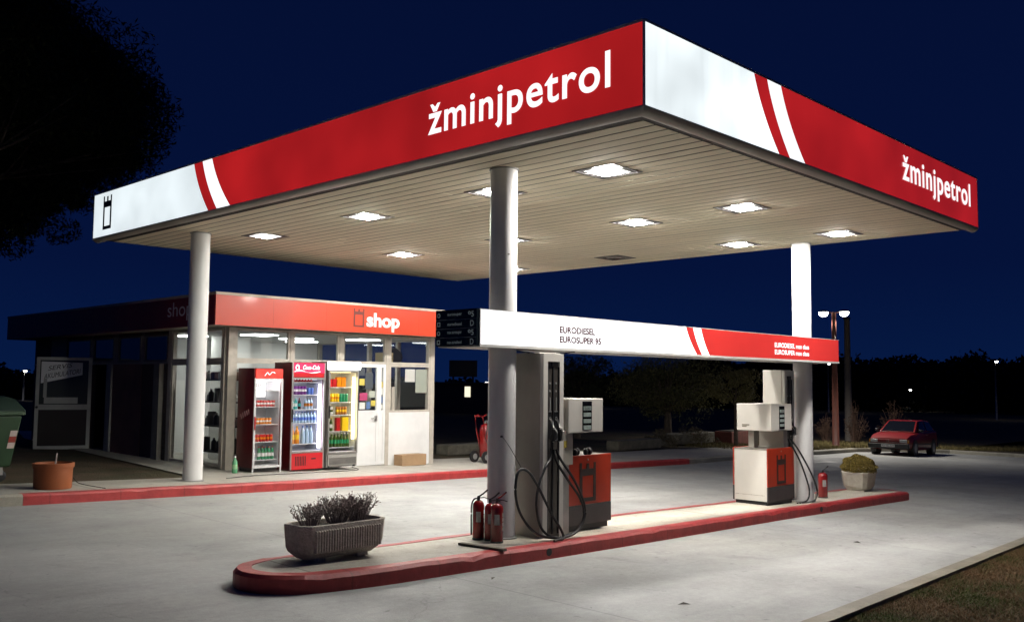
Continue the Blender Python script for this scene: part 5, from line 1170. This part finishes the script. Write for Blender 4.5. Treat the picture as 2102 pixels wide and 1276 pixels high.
# ------------------------------------------------------------------ street lamps
def street_lamp(x, y, H, label, zb=None, polem=None, twin=False, glow=60, r0=.09, headr=.13, power=0, group=None, tilt=0, az=0):
    z = g(x, y)+.1 if zb is None else zb
    t = thing('street_lamp', label, 'street lamp', (x, y, z), group)
    polem = polem or GREYF
    MB().tube([(x, y, z-.2), (x, y, z+H*.45), (x, y, z+H)], r0, 12, r0*.6).build('pole', polem, t, smooth=True)
    LM = M('lamp_glass_%d' % glow, (.9, .9, .9), .3, emit=(1, .98, .93), estr=glow)
    offs = [Vector((math.sin(az), -math.cos(az)))*.42*k for k in (-1, 1)] if twin else [Vector((math.sin(az), -math.cos(az)))*.12]
    for o_ in offs:
        arm = MB().tube([(x, y, z+H-.03), (x+o_.x, y+o_.y, z+H+.02)], .03, 8).build('arm', polem, t)
        hx, hy = x+o_.x, y+o_.y
        hd = MB().lathe([(headr*1.2, 0), (headr*1.25, .03), (headr*.7, .09)], (hx, hy, z+H+.0), 14).build('lamp_head', DARK, t)
        MB().lathe([(headr*.4, -headr*.95), (headr*.9, -headr*.65), (headr*1.05, -.002)], (hx, hy, z+H), 14).build('lamp_glass', LM, hd)
        if power:
            l = bpy.data.lights.new('lamp_light', 'SPOT'); l.energy = power; l.spot_size = math.radians(150); l.spot_blend = .6; l.shadow_soft_size = .15; l.color = (1, .95, .86)
            lo = bpy.data.objects.new('lamp_light', l); COL.objects.link(lo); lo.parent = hd; lo.location = (hx-x, hy-y, H-headr*1.3)
    return t
AZ = YAW-.35
RP = M('rusty_red_pole', (.12, .035, .022), .6, noise=3, amt=.3)
street_lamp(38.27, 17.9, 5.75, 'twin headed street lamp on a rusty red pole behind the parked car', twin=True, polem=RP, glow=14, power=900, az=AZ, r0=.15, headr=.19)
t = thing('utility_pole', 'grey wooden pole rising just behind the red twin lamp', 'pole', (46.6, 21.1, g(46.6, 21)))
MB().tube([(46.6, 21.1, g(46.6, 21)-.3), (46.6, 21.1, 5.25)], .20, 12, .14).build('pole_shaft', M('grey_weathered_pole', (.16, .14, .12), .8), t, smooth=True); MB().lathe([(.17, 0), (.18, .12)], (46.6, 21.1, 5.25), 12).build('cap', DARK, t)
far = [((2043, 742), 96.98, 29.3, 4.35, 'distant street lamp against the dark hill at the right edge', 120, .16), ((1700, 745), 104.95, 49.9, 4.45, 'distant street lamp just under the right end of the sign beam', 120, .16),
 (None, 32.4, 96.26, 2.6, 'distant street lamp against the sky left of the shop', 120, .16), (None, 60.7, 67.1, 1.85, 'distant lamp left of the lit window beyond the shop', 150, .17), (None, 63.2, 64.5, 1.9, 'distant lamp touching the left side of the near column', 150, .17),
 (None, 84.8, 71.05, 1.9, 'distant greenish lamp above the near pump head', 90, .15), (None, 128.8, 54.2, 3.0, 'tiny distant lamp high on the dark hill right of the poles', 70, .14), (None, 121.9, 47.1, 1.45, 'small distant lamp above the roof of the red car', 110, .17), (None, 90.0, 49.5, .9, 'small distant lamp behind the crown of the olive tree', 110, .12)]
for (_, x, y, zt, lab, gl_, hr) in far:
    zb_g = g(x, y); street_lamp(x, y, zt-zb_g, lab, zb=zb_g, glow=9, headr=hr, r0=.10, az=AZ, group='distant street lamps', power=60)

# ------------------------------------------------------------------ far things
t = thing('far_building', 'low dark building with one lit window beyond the shop', 'building', (57, 60, g(57, 60)))
MB().box(56.2, 66, 57.0, 70, g(57, 60)-.5, 1.75).build('wall', BROWN2, t); MB().box(56, 66.2, 56.8, 70.2, 1.75, 1.88).build('roof', DGREY, t)
MB().box(56.17, 56.2, 59.25, 59.95, .60, 1.5).build('window', lit('far_lit_window', (1, .93, .68), .9), t)
t = thing('billboard', 'dark blank billboard silhouette against the sky beyond the shop', 'billboard', (58.6, 62.5, g(58, 62)))
c_ = Vector((58.2, 62.35)); d_ = Vector((math.sin(YAW), -math.cos(YAW)))*1.27
mb = MB(); V = []
for zz in (2.35, 3.85):
    for (s1, s2) in ((-1, 0), (1, 0), (1, .15), (-1, .15)): V.append((c_.x+d_.x*s1+s2, c_.y+d_.y*s1+s2, zz))
mb.add(V, [(0,3,2,1),(4,5,6,7),(0,1,5,4),(1,2,6,5),(2,3,7,6),(3,0,4,7)]); mb.build('board', DARK, t)
mb = MB()
for s1 in (-.7, .7): mb.tube([(c_.x+d_.x*s1+.1, c_.y+d_.y*s1+.1, g(58, 62)-.2), (c_.x+d_.x*s1+.1, c_.y+d_.y*s1+.1, 2.36)], .09, 8)
mb.each('post', DARK, t)
for (x, y, z, w_, lab) in ((26.6, 92.0, -.1, 1.3, 'tiny distant white lit strip above the green container'), (25.0, 93.5, -.1, 1.0, 'tiny distant lit strip at the left edge above the container'), (30.5, 90.0, -.75, .8, 'tiny distant light right of the green container')):
    tt = thing('distant_light', lab, 'light', (x, y, z), 'distant lights beyond the container'); hd = Vector((math.sin(AZ+.8), -math.cos(AZ+.8)))*.5*w_
    MB().tube([(x-hd.x, y-hd.y, z), (x+hd.x, y+hd.y, z)], .11, 8).build('lamp', lit('far_strip', (1, .97, .95), 3.0), tt)
    MB().tube([(x, y, g(x, y)), (x, y, z-.1)], .06, 6).build('post', DARK, tt)
# low stone slabs and far planter
SS = M('mossy_stone', (.12, .11, .085), .9, noise=5, amt=.4, bump=.5, bscale=20)
for (x0, x1, y0, y1, h_, lab) in ((24.2, 26.6, 18.6, 19.1, .32, 'long low stone block on the verge behind the near pump'), (28.6, 32.5, 20.2, 20.8, .42, 'low stone block under the olive tree'), (16.6, 18.9, 18.3, 18.8, .28, 'low mossy stone block behind the wheeled extinguisher')):
    z = g(x0, y0)+.12; o = MB().box(x0, x1, y0, y1, z, z+h_).build('stone_block', SS, origin=(x0, y0, z), bevel=.04); tag(o, lab, 'stone block', 'low stone blocks on the dark verge')
t = thing('brick_planter', 'dark reddish planter box on the verge behind the far pump', 'planter', (34.2, 20.6, g(34, 20)+.12))
z = g(34, 20.4)+.12; MB().box(33.6, 35.0, 20.1, 20.9, z, z+.55).build('box', M('dull_red_brick', (.14, .04, .03), .8, noise=6, amt=.3), t, bevel=.02); MB().box(33.7, 34.9, 20.2, 20.8, z+.551, z+.58).build('soil', SOIL, t)

# ------------------------------------------------------------------ trees
def clump_pts(centres, radii, per, squash=.7):
    out = []
    for c, r in zip(centres, radii):
        u = rng.normal(size=(per, 3)); u /= np.linalg.norm(u, axis=1)[:, None]; u *= (rng.uniform(.3, 1, per)**.6)[:, None]*r; u[:, 2] *= squash; out.append(np.array(c)+u)
    return np.concatenate(out)
PINELOW = [((7.82, 24.7, 5.5), 1, 16), ((8.13, 24.34, 5.86), 1, 18), ((8.42, 23.96, 6.52), 1, 16), ((8.75, 23.5, 7.2), 0.8, 10), ((7.44, 25.0, 6.33), 1.2, 18), ((7.72, 24.62, 7.17), 1.2, 16), ((7.15, 25.38, 5.61), 1.2, 16)]
BARK = M('bark', (.10, .075, .055), .9, noise=8, amt=.4, bump=.8, bscale=12)
# big umbrella pine left
pc = np.array([5.65, 24.75, 7.9]); R_ = 5.3
pine = thing('pine_tree', 'huge dark umbrella pine overhanging from the upper left', 'tree', (5.6, 25.2, g(5.6, 25)))
tr = MB(); tb = Vector((4.3, 26.2, g(4, 26))); tm = Vector((4.6, 25.9, 4.6))
tr.tube([tb-Vector((0, 0, .3)), tb+Vector((.1, -.1, 2.2)), tm], .34, 14, .24)
ends = []
for k in range(26):
    a = k*2.4; rr = R_*math.sqrt((k+.5)/26)*.92; e = Vector((pc[0]+rr*math.cos(a), pc[1]+rr*math.sin(a), pc[2]-1.6+1.9*(1-(rr/R_)**2)+random.uniform(-.3, .6)))
    m1 = tm.lerp(e, .4)+Vector((0, 0, .1+.5*random.random())); tr.tube(nurb([tm-Vector((0, 0, random.uniform(0, .8))), m1, e], 4), .10, 6, .02); ends.append(e)
    for q in range(5):
        e2_ = e+Vector((random.gauss(0, .8), random.gauss(0, .8), random.uniform(-.2, .9))); tr.tube([m1.lerp(e, random.uniform(.3, .9)), e2_], .025, 5, .008)
# thin inner branches under the crown, lower left
for k in range(22):
    e = Vector((6.6+random.gauss(0, .9), 24.2+random.gauss(0, 1.2), 6.2+random.gauss(0, .7)))
    m1 = tm.lerp(e, .55)+Vector((0, 0, .35)); tr.tube(nurb([tm, m1, e], 4), .04, 5, .01)
    for q in range(6): tr.tube([m1.lerp(e, random.uniform(.3, 1)), e+Vector((random.gauss(0, .35), random.gauss(0, .35), random.uniform(-.2, .3)))], .010, 4, .003)
tr.build('trunk', BARK, pine)
cs = []; rs = []
for k in range(800):
    u = rng.normal(size=3); u /= np.linalg.norm(u); 
    if u[2] < -.35: u[2] *= -.6
    f_ = rng.uniform(.35, 1)**.45
    c = pc+u*np.array([R_, R_, 3.9 if u[2] > 0 else 2.4])*f_; cs.append(c); rs.append(rng.uniform(.6, 1.05))
for c0, sp, n_ in PINELOW:   # hanging lower left part
    for k in range(n_): cs.append(np.array(c0)+np.array([0, 0, .35])+rng.normal(size=3)*np.array([.5, .8, .28])*sp); rs.append(rng.uniform(.3, .65))
P = clump_pts(cs, rs, 380, .75)
cloud_obj('crown', leaf_cloud(P, .075, .24, .3), leaf_mat('pine_needles', (.012, .018, .006), (.045, .055, .018)), pine)
def tree(name, label, x, y, H, W, crownz, nclump, per, leafs, c1, c2, trunk_h, group=None, squash=.8, lean=(0, 0), zoff=.1):
    z = g(x, y)+zoff; t = thing(name, label, 'tree', (x, y, z), group)
    mb = MB(); top = Vector((x+lean[0], y+lean[1], z+trunk_h)); mb.tube([(x, y, z-.2), (x+lean[0]*.4, y+lean[1]*.4, z+trunk_h*.55), top], W*.045, 10, W*.03)
    cs = []; rs = []
    for k in range(nclump):
        u = rng.normal(size=3); u /= np.linalg.norm(u); f_ = rng.uniform(.2, 1)**.5
        c = np.array([x+lean[0], y+lean[1], z+crownz])+u*np.array([W/2, W/2, H/2])*f_; cs.append(c); rs.append(rng.uniform(.10, .22)*W)
        if k % 2 == 0: mb.tube([top, top.lerp(Vector(c), .5)+Vector((0, 0, .1)), Vector(c)], W*.012, 5, W*.003)
    mb.build('trunk', BARK, t)
    cloud_obj('crown', leaf_cloud(clump_pts(cs, rs, per, squash), leafs, .4), leaf_mat(name+'_leaves', c1, c2), t); return t
# mid distance olive-like tree: two leaning trunks
tree('olive_tree', 'dimly lit olive tree behind the island between the two pumps', 31.3, 21.6, 2.3, 4.3, 2.3, 60, 260, .05, (.05, .055, .022), (.15, .14, .06), 1.3)
tree('olive_tree', 'right hand bright crown of olive foliage just left of the far pump', 31.9, 18.9, 1.45, 2.0, 2.35, 26, 240, .045, (.08, .075, .028), (.22, .19, .08), 1.6)
tree('leafy_tree', 'dark tree crown behind the near pump head reaching the sign beam', 30.0, 25.2, 2.2, 3.6, 2.3, 40, 200, .06, (.02, .024, .012), (.05, .055, .025), 1.3)
for i, (x, y, H, W, lab) in enumerate(((44.6, 19.9, 2.1, 1.5, 'reddish bare bush with two tips left behind the red car'), (45.4, 18.3, 2.2, 1.6, 'reddish bare bush rising behind the middle of the red car'), (43.6, 20.9, 1.3, 1.4, 'low twiggy bush at the foot of the grey pole'))):
    z = g(x, y)+.1; t = thing('bare_bush', lab, 'bush', (x, y, z), 'bare bushes behind the car'); mb = MB()
    pts = []
    for k in range(46):
        a = random.uniform(0, 6.28); r1 = W*.5*random.uniform(.1, 1); hh = H*random.uniform(.5, 1)*(1.15-r1/W*1.2)
        e = Vector((x+math.cos(a)*r1, y+math.sin(a)*r1, z+hh)); mb.tube([(x+math.cos(a)*r1*.2, y+math.sin(a)*r1*.2, z), Vector((x, y, z)).lerp(e, .55)+Vector((0, 0, .1)), e], .014, 4, .005)
        for q in range(7):
            u_ = random.uniform(.4, 1); b0 = Vector((x, y, z)).lerp(e, u_); dd = Vector((random.gauss(0, 1), random.gauss(0, 1), random.uniform(0, 1))).normalized()*random.uniform(.1, .3); mb.tube([b0, b0+dd], .006, 3, .003)
            for w_ in range(3): pts.append(b0+dd*random.uniform(.3, 1.1))
    mb.build('stems', M('reddish_twigs', (.09, .05, .035), .8), t)
    cloud_obj('foliage', leaf_cloud(np.array([tuple(p) for p in pts]), .03, .5), leaf_mat('russet_leaves', (.05, .03, .02), (.13, .08, .055)), t)
for (x, y, H, W, lab) in ((28.2, 19.9, .6, 1.5, 'low dry shrub left of the stone block under the olive'), (30.9, 19.8, .75, 1.1, 'small dry shrub at the right end of the stone block')):
    z = g(x, y)+.1; t = thing('dry_bush', lab, 'bush', (x, y, z), 'dry shrubs under the olive tree'); cs = [np.array([x+rng.normal()*W*.25, y+rng.normal()*.25, z+H*rng.uniform(.2, .9)]) for k in range(12)]
    cloud_obj('foliage', leaf_cloud(clump_pts(cs, [.22]*12, 160, .9), .03, .35), leaf_mat('dry_shrub_leaves', (.06, .05, .03), (.16, .13, .08)), t)
    MB().tube([(x, y, z-.1), (x, y, z+H*.7)], .03, 5, .01).build('stem', TW, t)
# far dark wood along the horizon: one mass
def skytop(deg):
    P = [(-50, 2.6), (-24, 2.8), (-8, 1.4), (0, 1.4), (3, 2.6), (8, 3.6), (12, 5.5), (30, 5.6), (50, 5.6)]
    return lerp_poly(P, -deg if False else deg)
pts = []
for k in range(1300):
    a = YAW+math.radians(rng.uniform(-42, 42)); D = rng.uniform(125, 190)
    deg = math.degrees(YAW-a)
    top = 5.6+1.2*math.sin(deg*.55)+.8*math.sin(deg*1.7+1)+rng.normal()*.9
    top = skytop(deg)+.45*math.sin(deg*1.7+1)+rng.normal()*.35
    x, y = D*math.cos(a), D*math.sin(a); sc_ = D/140
    zb_ = -2.5; n_ = 90; rr = rng.uniform(1.6, 3.0)
    u = rng.normal(size=(n_, 3)); u /= np.linalg.norm(u, axis=1)[:, None]; hh = (top*sc_-zb_)/2
    pts.append(np.array([x, y, zb_+hh])+u*np.array([rr, rr, hh])*(rng.uniform(.4, 1, n_)**.5)[:, None])
P = np.concatenate(pts)
o = cloud_obj('far_wood', leaf_cloud(P, .42, .7), leaf_mat('far_wood_leaves', (.004, .005, .004), (.010, .012, .008)), None)
tag(o, 'dark wooded skyline far behind the filling station', 'wood', kind='stuff')
# opaque low ridge behind the wood
mb = MB(); vs = []; n = 80
for k in range(n+1):
    a = YAW+math.radians(-48+96*k/n); deg = 48-96*k/n
    h_ = skytop(deg)-.5
    for (D, zz) in ((185, -5), (195, 1.86+(h_-1.86)*1.35), (260, 1.86+(h_-1.86)*1.6), (420, -6)): vs.append((D*math.cos(a), D*math.sin(a), zz))
mb.add(vs, [(i*4+j, (i+1)*4+j, (i+1)*4+j+1, i*4+j+1) for i in range(n) for j in range(3)])
tag(mb.build('hills', M('dark_hill', (.008, .009, .007), 1), smooth=True), kind='structure')

# ------------------------------------------------------------------ grass at the near right edge and far verge
n = 130000
X = rng.uniform(5.0, 17, n); Yg = np.array([lerp_poly(EDGE, x) for x in X])-rng.uniform(.04, 1, n)**1.3*rng.uniform(.4, 1, n)*3.0
keep = Yg > .8; X, Yg = X[keep], Yg[keep]
Zg = -0.0316*(X-CX)+0.0103*(Yg-CY)-.035
n = len(X); h_ = rng.uniform(.008, .032, n); a = rng.uniform(0, 6.28, n); lx, ly = rng.normal(0, .025, n), rng.normal(0, .025, n)
wx, wy = np.cos(a)*.003, np.sin(a)*.003
V = np.stack([np.stack([X-wx, Yg-wy, Zg], 1), np.stack([X+wx, Yg+wy, Zg], 1), np.stack([X+lx+wx*.3, Yg+ly+wy*.3, Zg+h_], 1), np.stack([X+lx-wx*.3, Yg+ly-wy*.3, Zg+h_], 1)], 1).reshape(-1, 3)
o = cloud_obj('grass', V, leaf_mat('grass_blades', (.045, .065, .008), (.19, .125, .05), patch=True), None); tag(o, 'short patchy dry grass beside the forecourt slab', 'grass', kind='stuff')
n = 30000
X = rng.uniform(30, 60, n); Yb = np.array([lerp_poly(KL[:12]+[(43.5, 15), (60, 8)], x) for x in X])+.25; Yg = Yb+rng.uniform(0, 1, n)**1.5*5
Zg = -0.0316*(np.minimum(X, 60)-CX)+0.0103*(Yg-CY)+.12
h_ = rng.uniform(.05, .16, n); a = rng.uniform(0, 6.28, n); lx, ly = rng.normal(0, .05, n), rng.normal(0, .05, n); wx, wy = np.cos(a)*.012, np.sin(a)*.012
V = np.stack([np.stack([X-wx, Yg-wy, Zg], 1), np.stack([X+wx, Yg+wy, Zg], 1), np.stack([X+lx+wx*.3, Yg+ly+wy*.3, Zg+h_], 1), np.stack([X+lx-wx*.3, Yg+ly-wy*.3, Zg+h_], 1)], 1).reshape(-1, 3)
o = cloud_obj('verge_grass', V, leaf_mat('verge_blades', (.08, .075, .025), (.24, .19, .09)), None); tag(o, 'yellowed grass on the verge behind the parked car', 'grass', kind='stuff')
# small twig litter on the forecourt
LT = M('litter_leaf', (.06, .05, .04), .8)
for i, (x, y, lab) in enumerate(((6.35, 6.35, 'dry leaf on the concrete before the island, left of the drain'), (12.0, 5.35, 'small dry twig pair on the concrete at the right'), (6.9, 4.6, 'dry leaf on the concrete near the bottom of the picture'))):
    z = g(x, y)+.004; a = .5+i; c, s = math.cos(a)*.06, math.sin(a)*.06
    o = MB().add([(x-c, y-s, z+.002), (x+s*.35, y-c*.35, z+.018), (x+c, y+s, z+.003), (x-s*.35, y+c*.35, z+.012)], [(0, 1, 2, 3)]).build('dry_leaf', LT, origin=(x, y, z)); tag(o, lab, 'leaf', 'dry leaves on the forecourt')

# cables and small marks
CBL = M('cable_black', (.01, .01, .01), .6)
pts = [(x, y, g(x, y)+.157) for x, y in ((11.75, 15.9), (11.4, 15.25), (10.4, 15.1), (9.6, 15.0), (8.9, 14.9), (8.2, 14.6))]
tag(MB().tube(nurb(pts, 6), .007, 6).build('power_cable', CBL, origin=(10, 15.2, g(10, 15.2)+.15), smooth=True), 'thin dark power cable lying on the pavement before the coolers', 'cable')
tag(MB().tube(nurb([(7.70, 7.40, 2.232), (7.95, 7.30, 2.20), (8.35, 7.28, 2.215), (8.6, 7.27, 2.236)], 8), .008, 6).build('hanging_cable', CBL, origin=(8, 7.3, 2.2), smooth=True), 'short dark cable sagging under the sign beam above the near pump', 'cable')
pts = [(5.50, 14.15, g(5.5, 14.1)+.30), (5.56, 14.05, g(5.5, 14.1)+.22), (5.85, 13.85, g(5.8, 13.9)+.157)]
tag(MB().tube(nurb(pts, 6), .005, 5).build('loose_wire', CBL, origin=(5.6, 14, g(5.6, 14)+.16), smooth=True), 'thin loose wire sticking out right of the orange round planter', 'wire')
